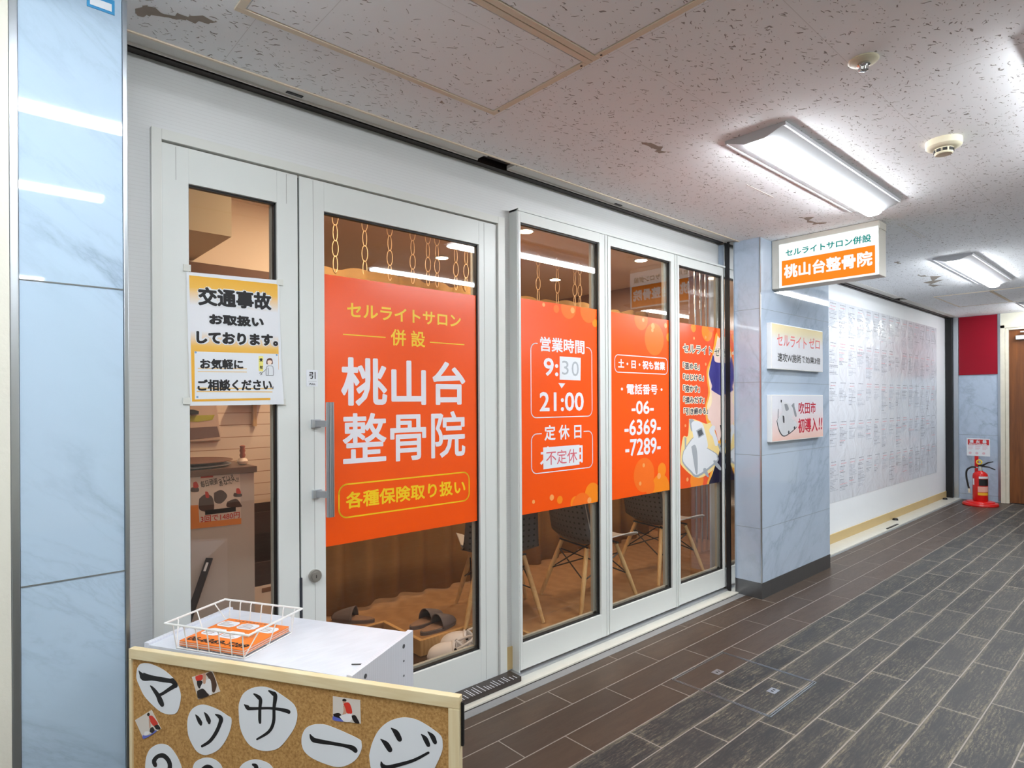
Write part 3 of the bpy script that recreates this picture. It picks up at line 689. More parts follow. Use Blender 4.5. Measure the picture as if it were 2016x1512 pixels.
b = MB(); b.box((FX+0.005, 0.602, 0.01), (FX+0.045, 1.573, 2.234)); b.build('leaf', m_wood('brown_door_wood', (96, 52, 22), (140, 84, 40), (2, 7, 0.5), 4, 0.35), d2)
b = MB(); b.box((FX-0.045, 1.20, 2.105), (FX+0.004, 1.50, 2.155), 0.004); q = b.build('door_closer', HOUSE, d2)
b = MB(); b.box((FX-0.07, 1.1, 2.19), (FX-0.02, 1.45, 2.205), 0.003); b.build('closer_arm', HOUSE, q)

# floor hatch in the tiles
t = thing('floor_hatch', 'square tiled access cover with a steel rim set in the floor', 'floor hatch', (2.79, 1.445, 0))
hx0, hx1, hy0, hy1 = 2.553, 3.035, 1.203, 1.692
b = MB(); e = 0.004
for o_ in (0, 0.009):
    for a, c in (((hx0+o_, hy0+o_), (hx1-o_, hy0+o_+e)), ((hx0+o_, hy1-o_-e), (hx1-o_, hy1-o_)), ((hx0+o_, hy0+o_), (hx0+o_+e, hy1-o_)), ((hx1-o_-e, hy0+o_), (hx1-o_, hy1-o_))):
        b.box((a[0], a[1], 0.0), (c[0], c[1], 0.002))
b.build('steel_rim', STEEL, t)
for px, py in ((1413, 1323), (1522, 1360)):
    p = atz(px, py, 0.001); b = MB(); b.box((p.x-0.028, p.y-0.02, 0.0), (p.x+0.028, p.y+0.02, 0.0022), 0.001); l = b.build('lift_plate', ALU, t)
    b = MB(); b.box((p.x-0.012, p.y-0.006, 0.0021), (p.x-0.004, p.y+0.006, 0.0026)); b.box((p.x+0.006, p.y-0.006, 0.0021), (p.x+0.014, p.y+0.006, 0.0026)); b.build('key_slot', BLACK, l)
# ------------------------------------------------------------------ orange film on the glass
VD = Plane((0, YD+0.0165, 0), (1, 0, 0), (0, 0, 1))
V1 = Plane((0, YW+0.0165, 0), (1, 0, 0), (0, 0, 1)); V2 = Plane((0, YW+0.0205, 0), (1, 0, 0), (0, 0, 1)); V3 = Plane((0, YW+0.0245, 0), (1, 0, 0), (0, 0, 1))
BOK = [mat('bokeh_amber', (255, 142, 30), 0.25, var=0.02), mat('bokeh_orange', (252, 116, 34), 0.25, var=0.02), mat('bokeh_peach', (255, 168, 96), 0.25, var=0.02)]
def film(name, label, pl, r, m, cat='window film'):
    t = thing(name, label, cat, pl.pt((r[0]+r[2])/2, r[1]), group='orange films on the shop glass')
    b = MB(); b.prism([pl.pt(r[0], r[1]), pl.pt(r[2], r[1]), pl.pt(r[2], r[3]), pl.pt(r[0], r[3])], pl.N*0.0006); b.build('film', m, t); return t
r1 = (1.056, 0.786, 1.8235, 1.852)
s1 = film('window_film', 'orange film on the shop door with the large white clinic name', VD, r1, ORANGE)
b = MB(); text(b, VD, 'セルライトサロン', pbox(VD, (683, 595), (907, 645)), 0.0016); text(b, VD, '併 設', pbox(VD, (769, 647), (837, 684.5)), 0.0014)
for a, c in (((675, 658), (759, 664.5)), ((846, 673), (914, 679.5))):
    B = pbox(VD, a, c); rect(b, VD, B[0], (B[1]+B[3])/2-0.0022, B[2], (B[1]+B[3])/2+0.0022)
B = pbox(VD, (667, 955), (923.5, 984.5)); outline(b, VD, B, 0.006, 0.035)
text(b, VD, '各種保険取り扱い', pbox(VD, (680.5, 969), (916, 971.5)), 0.0020); flat(b, 'yellow_lettering', YELLOW, s1)
b = MB(); text(b, VD, '桃山台', pbox(VD, (671, 702), (916, 797)), 0.0045, n=14); text(b, VD, '整骨院', pbox(VD, (674, 813), (916, 897.6)), 0.0032, n=14); flat(b, 'white_lettering', VWHITE, s1)

r2 = (2.0475, 0.789, 2.6445, 1.860)
s2 = film('window_film', 'orange film with opening hours and two taped paper slips', V1, r2, ORANGE)
def bok(pl, r, lst, t):
    for mi in range(3):
        b = MB(); n = 0
        for u, v, rad, m in lst:
            if m == mi: disc(b, pl, u, v, rad, 0.0008+0.0003*mi+0.00002*n, r); n += 1
        if n: flat(b, 'printed_dots', BOK[mi], t)
def dots(pl, L):
    out = []
    for px, py, rp, m in L:
        u, v = pl.uv(px, py); u2, v2 = pl.uv(px, py+rp); out.append((u, v, abs(v-v2), m))
    return out
bok(V1, r2, dots(V1, [(1070, 600, 4, 2), (1095, 608, 8, 1), (1119, 606, 22, 1), (1127, 611, 6, 2), (1158, 612, 24, 1), (1171, 636, 8, 0), (1086, 979.5, 6, 2), (1102, 984, 8, 0), (1050, 988, 4, 2), (1132, 990, 13, 0), (1145, 1000, 30, 1), (1166, 972, 22, 0), (1160, 985, 6, 2)]), s2)
b = MB(); text(b, V1, '営業時間', pbox(V1, (1063, 662), (1150.6, 697.5)), 0.0020)
B = pbox(V1, (1044.7, 675), (1165.5, 819)); g0 = V1.uv(1058, 675)[0]; g1 = V1.uv(1154, 684)[0]; outline(b, V1, B, 0.005, 0.035, gap=(g0, g1))
text(b, V1, '9:', pbox(V1, (1070, 704), (1099, 741)), 0.0028); text(b, V1, '21:00', pbox(V1, (1062, 771.5), (1149, 808.6)), 0.0028)
pxpoly(b, V1, [(1099, 754), (1105.5, 764.5), (1112.5, 755)]); text(b, V1, '定 休 日', pbox(V1, (1071.5, 837.5), (1144.5, 863)), 0.0020)
B = pbox(V1, (1046, 855), (1166.5, 919.5)); g0 = V1.uv(1066, 855)[0]; g1 = V1.uv(1149, 850)[0]; outline(b, V1, B, 0.005, 0.035, gap=(g0, g1))
text(b, V1, '木曜日', pbox(V1, (1063, 880), (1147, 911)), 0.0024); flat(b, 'white_lettering', VWHITE, s2)
def slip(label, pl, quad, txts, ink):
    us = [pl.uv(*q) for q in quad]
    t = thing('paper_slip', label, 'paper slip', pl.pt(us[3][0], us[3][1], 0.001))
    b = MB(); b.prism([pl.pt(u, v, 0.0011) for u, v in us], pl.N*0.0004); b.build('paper', PAPER, t)
    b = MB()
    for s, bx, bo in txts: text(b, pl, s, bx, bo, 0.0018)
    flat(b, 'handwriting', ink, t); return t
slip('white paper slip reading 30 taped over the opening hour', V1, [(1101.5, 701.5), (1143, 704.5), (1142.5, 749), (1101.5, 747.5)], [('3', pbox(V1, (1106, 710), (1119, 738)), 0.0), ('0', pbox(V1, (1125, 711), (1139, 741)), 0.0)], mat('pencil_grey', (176, 182, 190), 0.6))
slip('white paper slip with pink writing taped over the closing day', V1, [(1069, 881), (1140.5, 875.5), (1140.5, 914.5), (1069.5, 924)], [('不定休', pbox(V1, (1074.5, 888), (1136, 910)), 0.0004)], mat('pink_ink', (214, 96, 110), 0.6))

r3 = (2.7505, 0.783, 3.3495, 1.860)
s3 = film('window_film', 'orange film with the white telephone number on the middle window', V2, r3, ORANGE)
bok(V2, r3, dots(V2, [(1262, 628, 22, 1), (1266, 630, 4, 2), (1285, 642, 6, 2), (1284, 650, 4, 2), (1310, 641, 5, 2), (1288, 668, 32, 1), (1316, 664, 8, 0), (1267, 916, 4, 2), (1268, 935, 34, 1), (1256, 938, 10, 0), (1277, 940, 10, 1), (1303, 925, 14, 0), (1297, 937, 6, 2), (1300, 965, 32, 0), (1279, 958, 16, 1), (1260, 952, 4, 2)]), s3)
b = MB(); outline(b, V2, pbox(V2, (1210, 698), (1314, 737)), 0.005, 0.03); text(b, V2, '土・日・祝も営業', pbox(V2, (1216.6, 706.5), (1309, 729)), 0.0018)
text(b, V2, '・電話番号・', pbox(V2, (1222, 755), (1304, 777)), 0.0016)
for s, a, c in (('-06-', (1243, 789), (1287, 814.7)), ('-6369-', (1229, 826.5), (1300.6, 853.5)), ('-7289-', (1230.6, 865), (1300.6, 892))):
    text(b, V2, s, pbox(V2, a, c), 0.0030)
flat(b, 'white_lettering', VWHITE, s3)

r4 = (3.4495, 0.775, 3.9915, 1.856)
s4 = film('window_film', 'orange poster film with a massage machine and a woman in a navy top', V3, r4, mat('poster_orange', (244, 84, 22), 0.22, var=0.10, vscale=3))
P4 = lambda x, y: (1330+x/4.2, 620+y/4.2)
def pp(mname, mt, pts, d, smooth=True):
    b = MB(); q = [V3.uv(*P4(*p)) for p in pts]
    if smooth: q = smooth_line(q+[q[0]], 4)[:-1]
    q = clip(q, r4)
    if len(q) > 2: poly(b, V3, q, d); flat(b, mname, mt, s4)
bok(V3, r4, dots(V3, [(1365, 645, 9, 0), (1392, 652, 20, 0), (1400, 640, 14, 1), (1366, 666, 3, 2), (1389, 664, 3, 2), (1420, 650, 18, 1), (1349, 838, 3, 2), (1353, 944, 4, 2), (1366, 960, 12, 0), (1372, 945, 24, 0), (1389, 717, 3, 2)]), s4)
SKIN = mat('printed_skin', (246, 214, 204), 0.25, var=0.05, vscale=12)
pp('printed_glow', mat('poster_amber', (255, 176, 60), 0.25, var=0.05), [(330, 160), (300, 330), (255, 470), (270, 640), (245, 760), (262, 900), (330, 880), (360, 1000), (330, 1120), (290, 1300), (270, 1420), (470, 1420), (470, 60), (380, 90)], 0.0009, True)
pp('printed_glow', mat('poster_glow', (255, 232, 190), 0.25, var=0.02), [(345, 180), (312, 345), (268, 480), (284, 640), (258, 760), (276, 860), (330, 860), (380, 1000), (350, 1130), (305, 1310), (283, 1420), (470, 1420), (470, 60), (388, 110)], 0.0010, True)
pp('printed_woman', SKIN, [(388, 118), (378, 170), (345, 215), (318, 300), (290, 420), (276, 510), (292, 610), (300, 720), (270, 790), (265, 850), (290, 880), (330, 880), (355, 990), (470, 990), (470, 100)], 0.0012, True)
pp('printed_trousers', mat('printed_black_cloth', (34, 28, 52), 0.25, var=0.1), [(352, 925), (372, 910), (420, 905), (470, 900), (470, 1420), (283, 1420), (306, 1310), (350, 1170), (372, 1060)], 0.0014, True)
pp('printed_top', mat('printed_navy_top', (66, 62, 140), 0.25, var=0.15, vscale=10), [(306, 330), (282, 440), (276, 500), (300, 585), (308, 630), (470, 680), (470, 340), (420, 370), (370, 395), (325, 385), (316, 345)], 0.0015, True)
pp('printed_hand', SKIN, [(300, 790), (345, 840), (368, 930), (372, 1010), (352, 1040), (330, 960), (296, 905), (285, 860)], 0.0016, True)
pp('printed_machine', mat('printed_machine_glow', (255, 222, 150), 0.25), [(110, 860), (160, 865), (250, 900), (300, 900), (350, 1050), (360, 1170), (330, 1260), (190, 1350), (60, 1260), (40, 1180), (60, 1010), (100, 1000)], 0.0013, True)
MW = mat('printed_machine_white', (232, 234, 238), 0.25, var=0.03); MG = mat('printed_machine_grey', (170, 174, 180), 0.25, var=0.05)
pp('printed_machine', MG, [(60, 1130), (110, 1050), (160, 1010), (230, 1080), (330, 1140), (350, 1170), (340, 1220), (185, 1340), (120, 1300), (55, 1220)], 0.0017, True)
pp('printed_machine', MW, [(66, 1130), (112, 1060), (160, 1015), (230, 1085), (325, 1145), (340, 1175), (330, 1210), (185, 1320), (125, 1285), (62, 1210)], 0.0018, True)
pp('printed_machine', MW, [(128, 900), (150, 878), (215, 892), (240, 960), (265, 1075), (245, 1110), (190, 1125), (165, 1090), (140, 980)], 0.0020, True)
pp('printed_machine', MG, [(168, 955), (215, 930), (235, 990), (188, 1020)], 0.0021, False)
pp('printed_machine', MG, [(110, 870), (135, 860), (170, 900), (150, 940), (128, 960)], 0.0019, True)
pp('printed_machine', MG, [(128, 1090), (160, 1075), (178, 1150), (180, 1300), (165, 1310), (150, 1230)], 0.0021, True)
pp('printed_machine', MG, [(72, 1010), (88, 1015), (84, 1110), (74, 1110)], 0.0021, False)
pp('printed_machine', MW, [(275, 950), (300, 915), (325, 925), (320, 970), (340, 1010), (350, 1070), (325, 1080), (305, 1010), (285, 985)], 0.0021, True)
pp('printed_machine', MG, [(345, 1070), (360, 1060), (415, 1215), (405, 1225)], 0.0022, False)
pp('printed_machine', MG, [(310, 1205), (330, 1205), (375, 1265), (365, 1285), (320, 1240)], 0.0022, True); pp('printed_machine', MG, [(228, 1270), (250, 1270), (272, 1330), (262, 1340), (230, 1300)], 0.0022, True)
pp('printed_screen', mat('printed_screen_dark', (86, 90, 94), 0.25), [(178, 962), (212, 944), (226, 985), (192, 1008)], 0.0023, False)
T4 = [('セルライト', (60, 240), (300, 330), 0.0006), ('ゼロ', (318, 270), (405, 345), 0.0006), ('「温める」', (58, 392), (195, 455), 0.0014), ('「はじける」', (60, 487), (230, 545), 0.0014), ('「溶かす」', (60, 580), (197, 640), 0.0014), ('「揉みだす」', (62, 675), (235, 730), 0.0014), ('「引き締める」', (65, 770), (265, 820), 0.0014)]
for nm, mt, ex, dd in (('lettering_glow', mat('lettering_glow', (255, 240, 214), 0.3), 0.006, 0.0024), ('lettering', mat('navy_ink', (40, 34, 56), 0.3), 0, 0.0027)):
    b = MB()
    for s, a, c, bo in T4:
        B = pbox(V3, P4(*a), P4(*c)); text(b, V3, s, (B[0]-ex, B[1]-ex, B[2]+ex, B[3]+ex), bo+ex, dd)
    flat(b, nm, mt, s4)

# ------------------------------------------------------------------ yellow notice on the side panel
PN = Plane((0, YD-0.0035, 0), (1, 0, 0), (0, 0, 1))
_q = [PN.px(*p) for p in ((366.5, 535), (549, 552), (556.5, 796), (374, 799))]; _U = (_q[1]-_q[0])+(_q[2]-_q[3]); _U.normalize()
PN = Plane(_q[3], _U, Vector((-_U.z, 0, _U.x))); N4 = lambda x, y: (300+x/2.976, 500+y/2.976)
nt_ = thing('traffic_notice', 'white and yellow traffic accident notice taped across the narrow glass panel', 'notice', PN.px(465, 798))
pc = [PN.uv(366.5, 535), PN.uv(549, 552), PN.uv(556.5, 796), PN.uv(374, 799)]
def pgrid(u, v):
    a = [pc[0][i]*(1-u)+pc[1][i]*u for i in (0, 1)]; c = [pc[3][i]*(1-u)+pc[2][i]*u for i in (0, 1)]
    q = [a[i]*(1-v)+c[i]*v for i in (0, 1)]; return PN.pt(q[0], q[1], 0.0008 + 0.012*max(0, u-0.86)/0.14*max(0, v-0.7)/0.3)
nb = MB(); nb.grid(pgrid, 24, 24); nb.build('paper', PAPER, nt_, solid=0.0004)
zl = PN.px(*N4(500, 862)).z; zt = PN.px(*N4(500, 154)).z
YG = m_grad('printed_yellow_gradient', [(0, (238, 176, 56)), (0.38, (240, 180, 62)), (0.44, (240, 190, 90)), (0.56, (232, 234, 240)), (0.76, (232, 234, 240)), (0.9, (242, 190, 84)), (1, (238, 178, 56))], 2, zl-nt_.location.z, zt-nt_.location.z, 0.45)
b = MB(); pxpoly(b, PN, [N4(215, 125), N4(732, 178), N4(743, 855), N4(232, 865)], 0.0016); flat(b, 'printed_field', YG, nt_)
b = MB(); pxpoly(b, PN, [N4(245, 571), N4(737, 586), N4(740, 842), N4(248, 852)], 0.0020); flat(b, 'inner_panel', PAPER, nt_)
b = MB(); text(b, PN, '交通事故', pbox(PN, N4(258, 184), N4(702, 338)), 0.0095, 0.0022); text(b, PN, 'お取扱い', pbox(PN, N4(325, 344), N4(657, 436)), 0.008, 0.0022); text(b, PN, 'しております。', pbox(PN, N4(250, 445), N4(740, 546)), 0.008, 0.0022); flat(b, 'lettering_outline', PAPER, nt_)
b = MB(); text(b, PN, '交通事故', pbox(PN, N4(264, 190), N4(697, 332)), 0.0028, 0.0026); text(b, PN, 'お取扱い', pbox(PN, N4(330, 349), N4(652, 431)), 0.0026, 0.0026); text(b, PN, 'しております。', pbox(PN, N4(255, 450), N4(736, 541)), 0.0026, 0.0026)
text(b, PN, 'お気軽に', pbox(PN, N4(277, 613), N4(532, 677)), 0.0016, 0.0026); text(b, PN, 'ご相談ください。', pbox(PN, N4(262, 735), N4(725, 798)), 0.0016, 0.0026)
text(b, PN, '受', pbox(PN, N4(626, 611), N4(644, 631)), 0.0006, 0.0030); text(b, PN, '付', pbox(PN, N4(627, 654), N4(645, 674)), 0.0006, 0.0030); flat(b, 'lettering', INK, nt_)
b = MB()
for a, c in (((265, 668), (552, 672)), ((265, 687), (552, 691)), ((258, 783), (726, 790)), ((258, 803), (726, 808))): pxpoly(b, PN, [N4(*a), N4(c[0], a[1]+3), N4(c[0], c[1]+3), N4(a[0], c[1])], 0.0023)
flat(b, 'underline', mat('printed_ochre', (238, 196, 116), 0.5), nt_)
b = MB(); pxpoly(b, PN, [N4(621, 598), N4(648, 599), N4(648, 688), N4(622, 686)], 0.0024); flat(b, 'reception_tag', mat('pale_yellow_tag', (240, 232, 130), 0.5), nt_)
NV = PN.uv
b = MB(); q = smooth_line([NV(*N4(*p)) for p in ((667, 628), (672, 616), (686, 610), (700, 616), (704, 640), (698, 646), (670, 646), (666, 640), (667, 628))], 4)[:-1]; poly(b, PN, q, 0.0024); flat(b, 'figure_hair', mat('printed_brown_hair', (104, 64, 56), 0.5), nt_)
b = MB(); q = smooth_line([NV(*N4(*p)) for p in ((673, 626), (686, 622), (698, 628), (697, 640), (686, 650), (674, 642), (673, 626))], 4)[:-1]; poly(b, PN, q, 0.0027); flat(b, 'figure_face', mat('printed_face', (250, 226, 210), 0.5), nt_)
b = MB()
for ln in ([(684, 655), (670, 660), (664, 690), (665, 711)], [(690, 655), (704, 661), (708, 690), (707, 711)], [(665, 711), (707, 711)], [(668, 672), (650, 690), (634, 700)], [(676, 668), (678, 690), (676, 711)], [(626, 700), (632, 694), (640, 704), (632, 708)]):
    stroke(b, PN, [(*NV(*N4(*p)), 0.0011) for p in ln], 0.0028)
flat(b, 'figure_outline', mat('printed_grey_line', (140, 142, 148), 0.5), nt_)
b = MB()
for p in ((252, 577), (727, 592), (262, 838), (725, 832)): disc(b, PN, *NV(*N4(*p)), 0.0034, 0.0028)
flat(b, 'pin_print', mat('printed_blue_pin', (120, 160, 204), 0.4), nt_)
b = MB()
for p, a in (((368, 528), 0.5), ((551, 556), 0.1), ((556, 792), -0.3), ((368, 790), 0.2)):
    c = PN.uv(*p); b.box(PN.pt(c[0]-0.012, c[1]-0.01, -0.001), PN.pt(c[0]+0.012, c[1]+0.012, 0.0022), 0.0005)
b.build('tape', mat('clear_tape', (222, 224, 218), 0.15, var=0.02), nt_)

# ------------------------------------------------------------------ projecting sign
SX = 4.20; SP = Plane((SX, 0, 0), (0, -1, 0), (0, 0, 1)); S8 = lambda x, y: (1500+x/8.4, 420+y/8.4)
sg = thing('projecting_sign', 'lit projecting sign box, teal lettering over a white on orange clinic name', 'sign', (SX+0.06, 1.62, CEIL))
ya, yb = 1.950, 1.283; zb_ = 2.118
b = MB(); b.box((SX+0.0, yb, zb_), (SX+0.13, ya, CEIL-0.002), 0.003); b.build('housing', mat('sign_housing', (206, 202, 192), 0.45, var=0.03), sg)
b = MB(); b.box((SX+0.006, yb-0.004, CEIL-0.05), (SX+0.124, yb, CEIL-0.004)); b.build('end_cap', MATS['sign_housing'], sg)
fl = SP.uv(*S8(287, 520)); fr = SP.uv(*S8(1900, 215)); bl = SP.uv(*S8(310, 1222)); u0, u1 = fl[0], -yb-0.002; v1 = (fl[1]+fr[1])/2; v0 = zb_+0.001
b = MB(); b.box((SX-0.006, yb+0.002, v0), (SX+0.0005, -u0, v1), 0.001); b.build('lit_panel', emat('backlit_white', (0.92, 1.0, 1.0), 0.42), sg)
vm = (SP.uv(*S8(335, 790))[1]+SP.uv(*S8(1880, 530))[1])/2; ul = SP.uv(*S8(335, 900))[0]; ur = SP.uv(*S8(1878, 700))[0]; vb = v0+0.012
b = MB(); rect(b, SP, ul, vb, ur, vm, 0.0068); flat(b, 'orange_band', emat('backlit_orange', s2l((255, 140, 40)), 0.40), sg)
b = MB(); text(b, SP, 'セルライトサロン併設', (SP.uv(*S8(400, 600))[0], SP.uv(*S8(1815, 470))[1], SP.uv(*S8(1815, 470))[0], SP.uv(*S8(1815, 340))[1]), 0.0012, 0.0072); flat(b, 'teal_lettering', emat('backlit_teal', s2l((26, 148, 140)), 0.36), sg)
b = MB(); text(b, SP, '桃山台整骨院', (SP.uv(*S8(372, 900))[0], SP.uv(*S8(372, 1085))[1]+0.0, SP.uv(*S8(1835, 700))[0], SP.uv(*S8(372, 858))[1]), 0.0034, 0.0078); flat(b, 'white_lettering', emat('backlit_white', (0.92, 1.0, 1.0), 0.42), sg)

# ------------------------------------------------------------------ two boards on the marble pillar
PB = Plane((0, YP-0.032, 0), (1, 0, 0), (0, 0, 1)); B5 = lambda x, y: (1500+x/5.6, 620+y/5.6)
def board(name, label, tl, br, m):
    B = pbox(PB, tl, br); t = thing(name, label, 'sign board', PB.pt((B[0]+B[2])/2, B[1]))
    b = MB(); b.box(PB.pt(B[0], B[1], 0), PB.pt(B[2], B[3], -0.0315), 0.003); b.build('panel', mat('white_foam_board', (236, 236, 236), 0.4, var=0.01), t)
    b = MB(); rect(b, PB, B[0]+0.012, B[1]+0.006, B[2]-0.004, B[3]-0.006, 0.0006); flat(b, 'printed_face', m, t); return t, B
q0 = PB.uv(*B5(110, 600))[1]; q1 = PB.uv(*B5(110, 80))[1]
ta, B = board('sign_board', 'upper small sign board on the marble pillar, pink and black lettering', B5(100, 80), B5(672, 632), None or m_grad('printed_gold_fade', [(0, (236, 238, 246)), (0.62, (236, 238, 246)), (0.82, (244, 232, 196)), (1, (246, 226, 168))], 2, 0, q1-q0, 0.25))
b = MB(); text(b, PB, 'セルライト', pbox(PB, B5(165, 205), B5(492, 378)), 0.0008, 0.0012); text(b, PB, 'ゼロ', pbox(PB, B5(518, 250), B5(636, 382)), 0.0008, 0.0012); flat(b, 'pink_lettering', mat('salmon_ink', (240, 116, 116), 0.3), ta)
b = MB(); text(b, PB, '速攻W施術', pbox(PB, B5(172, 414), B5(430, 535)), 0.0012, 0.0012); text(b, PB, 'で', pbox(PB, B5(441, 455), B5(472, 530)), 0.001, 0.0012); text(b, PB, '効果3倍', pbox(PB, B5(480, 458), B5(642, 548)), 0.0012, 0.0012); flat(b, 'black_lettering', INK, ta)
tb, B = board('sign_board', 'lower small sign board on the marble pillar, machine picture and red lettering', B5(103, 880), B5(676, 1345), m_grad('printed_pink_fade', [(0, (244, 202, 190)), (0.3, (240, 220, 222)), (0.6, (232, 234, 244)), (1, (234, 236, 246))], 2, 0, 0.4, 0.25))
b = MB(); text(b, PB, '吹田市', pbox(PB, B5(403, 960), B5(592, 1086)), 0.0016, 0.0014); text(b, PB, '初導入', pbox(PB, B5(398, 1140), B5(612, 1284)), 0.0026, 0.0014)
text(b, PB, '!!', pbox(PB, B5(622, 1132), B5(660, 1262)), 0.002, 0.0014, shear=0.12); flat(b, 'red_lettering', mat('crimson_ink', (206, 34, 66), 0.3), tb)
def mach(parts):
    for nm, m, pts, d in parts:
        b = MB(); q = smooth_line([PB.uv(*B5(*p)) for p in pts]+[PB.uv(*B5(*pts[0]))], 4)[:-1]; poly(b, PB, q, d); flat(b, nm, m, tb)
M1 = mat('printed_light_grey', (214, 216, 222), 0.3); M2 = mat('printed_mid_grey', (150, 154, 162), 0.3); M3 = mat('printed_dark_grey', (66, 68, 76), 0.3)
mach([('printed_machine', M3, [(160, 1170), (190, 1120), (240, 1080), (300, 1120), (380, 1200), (370, 1255), (250, 1342), (190, 1290)], 0.0008),
      ('printed_machine', M1, [(166, 1165), (192, 1118), (240, 1075), (300, 1115), (386, 1195), (374, 1240), (252, 1330), (196, 1275)], 0.0010),
      ('printed_machine', M1, [(212, 960), (240, 955), (300, 990), (340, 1090), (325, 1130), (250, 1140), (222, 1060)], 0.0012),
      ('printed_machine', M2, [(245, 985), (275, 985), (295, 1040), (262, 1055)], 0.0014), ('printed_machine', M3, [(226, 1110), (244, 1120), (246, 1190), (232, 1180)], 0.0014),
      ('printed_machine', M1, [(222, 1130), (250, 1160), (250, 1240), (236, 1240)], 0.0013), ('printed_machine', M2, [(322, 1000), (352, 970), (358, 1010), (382, 1110), (362, 1115), (340, 1030)], 0.0012),
      ('printed_machine', M3, [(205, 935), (218, 940), (214, 965), (206, 962)], 0.0014), ('printed_machine', M2, [(176, 1040), (184, 1040), (180, 1130), (172, 1130)], 0.0012),
      ('printed_machine', M3, [(284, 1290), (292, 1275), (302, 1285), (296, 1310), (288, 1310)], 0.0014), ('printed_machine', M3, [(348, 1240), (356, 1228), (366, 1236), (362, 1258), (352, 1258)], 0.0014)])

# ------------------------------------------------------------------ large printed list on the far wall
PL = Plane((0, YB-0.002, 0), (1, 0, 0), (0, 0, 1))
pt_ = thing('printed_list', 'large printed list in columns under clear film on the white wall', 'poster', (7.4, YB-0.002, 0.388))
b = MB(); b.box((5.25, YB-0.0025, 0.388), (9.56, YB-0.0005, 2.282)); b.build('film_sheet', m_film(), pt_)
rp_ = random.Random(11); bk, bg, brd = MB(), MB(), MB()
cols, rows = 18, 5; cw = (9.54-5.27)/cols; rh = (2.262-0.40)/rows
for c in range(cols):
    for r in range(rows):
        x = 5.28+c*cw; zt_ = 2.258-r*rh; nline = rp_.randint(12, 24); dz = rh*0.94/25
        for k in range(nline):
            if k in (1, 3): continue
            L = cw*0.86*(rp_.uniform(0.55, 0.7) if k in (0, 2) else rp_.uniform(0.25, 1.0)); ind = cw*0.12 if k in (0, 2) else 0
            if rp_.random() < 0.12: continue
            tgt = brd if (k == 2 or rp_.random() < 0.05) else (bk if k == 0 or rp_.random() < 0.25 else bg)
            z = zt_-k*dz; uu = x+ind; end = x+ind+L
            while uu < end:
                wl = rp_.uniform(0.010, 0.05); rect(tgt, PL, uu, z-dz*0.52, min(end, uu+wl), z, 0.0008); uu += wl+0.006
flat(bk, 'dark_print', mat('list_dark_ink', (140, 144, 156), 0.5), pt_); flat(bg, 'grey_print', mat('list_grey_ink', (178, 184, 196), 0.5), pt_); flat(brd, 'red_print', mat('list_red_ink', (214, 158, 168), 0.5), pt_)

# ------------------------------------------------------------------ fire extinguisher and its sign stand
EX, EY = 9.62, 1.80
st = thing('extinguisher_stand', 'red stand behind the extinguisher holding a white and red notice', 'sign stand', (EX, EY, 0))
b = MB(); b.lathe((EX, EY, 0), [(0.185, 0.0), (0.190, 0.012), (0.182, 0.034), (0.150, 0.040), (0.145, 0.052), (0.125, 0.056), (0.118, 0.058)], 40); b.build('base', RED, st, smooth=True)
b = MB(); b.box((EX+0.088, EY+0.035, 0.04), (EX+0.102, EY+0.075, 0.70), 0.002); b.build('post', RED, st)
PE = Plane((EX+0.086, 0, 0), (0, -1, 0), (0, 0, 1)); E9 = lambda x, y: (1890+x/9.45, 850+y/9.45)
B = pbox(PE, E9(124, 118), E9(560, 462)); b = MB(); b.prism([PE.pt(B[0], B[1]), PE.pt(B[2], B[1]), PE.pt(B[2], B[3]), PE.pt(B[0], B[3])], (0.003, 0, 0)); pnl = b.build('notice_panel', PAPER, st)
uu = lambda f: B[0]+(B[2]-B[0])*f; vv = lambda f: B[3]-(B[3]-B[1])*f
b = MB(); rect(b, PE, uu(0.05), vv(0.37), uu(0.96), vv(0.06), 0.0006); flat(b, 'red_band', mat('printed_red', (206, 40, 40), 0.4), pnl)
b = MB()
for i, ch in enumerate('消火器'): text(b, PE, ch, (uu(0.12+i*0.28), vv(0.27), uu(0.30+i*0.28), vv(0.08)), 0.0025, 0.0012)
text(b, PE, 'FIRE EXTINGUISHER', (uu(0.11), vv(0.355), uu(0.87), vv(0.295)), 0.0012, 0.0012); flat(b, 'white_lettering', PAPER, pnl)
b = MB()
for i in range(3):
    for k in range(4): rect(b, PE, uu(0.06+i*0.31), vv(0.45+k*0.06), uu(0.06+i*0.31+(0.24, 0.2, 0.22, 0.15)[k]), vv(0.425+k*0.06), 0.0006)
    disc(b, PE, uu(0.15+i*0.29), vv(0.84), 0.016, 0.0006)
flat(b, 'small_print', mat('printed_faint_red', (224, 190, 200), 0.5), pnl)
ex = thing('fire_extinguisher', 'red fire extinguisher with black hose on a round red base by the end wall', 'fire extinguisher', (EX, EY, 0.058))
b = MB(); b.lathe((EX, EY, 0), [(0.075, 0.058), (0.080, 0.066), (0.080, 0.375), (0.074, 0.400), (0.055, 0.420), (0.030, 0.432), (0.026, 0.440)], 36); b.build('cylinder', RED, ex, smooth=True)
b = MB(); b.cyl((EX, EY, 0.44), (EX, EY, 0.492), 0.022, 0.018); b.cyl((EX, EY, 0.468), (EX, EY+0.045, 0.478), 0.009); b.build('valve', CHROME, ex, smooth=True)
b = MB(); b.tube([(EX, EY+0.02, 0.50), (EX-0.005, EY-0.03, 0.510), (EX-0.01, EY-0.08, 0.545), (EX-0.012, EY-0.135, 0.562)], [0.012, 0.011, 0.008, 0.006]); b.build('squeeze_lever', BLACK, ex, smooth=True)
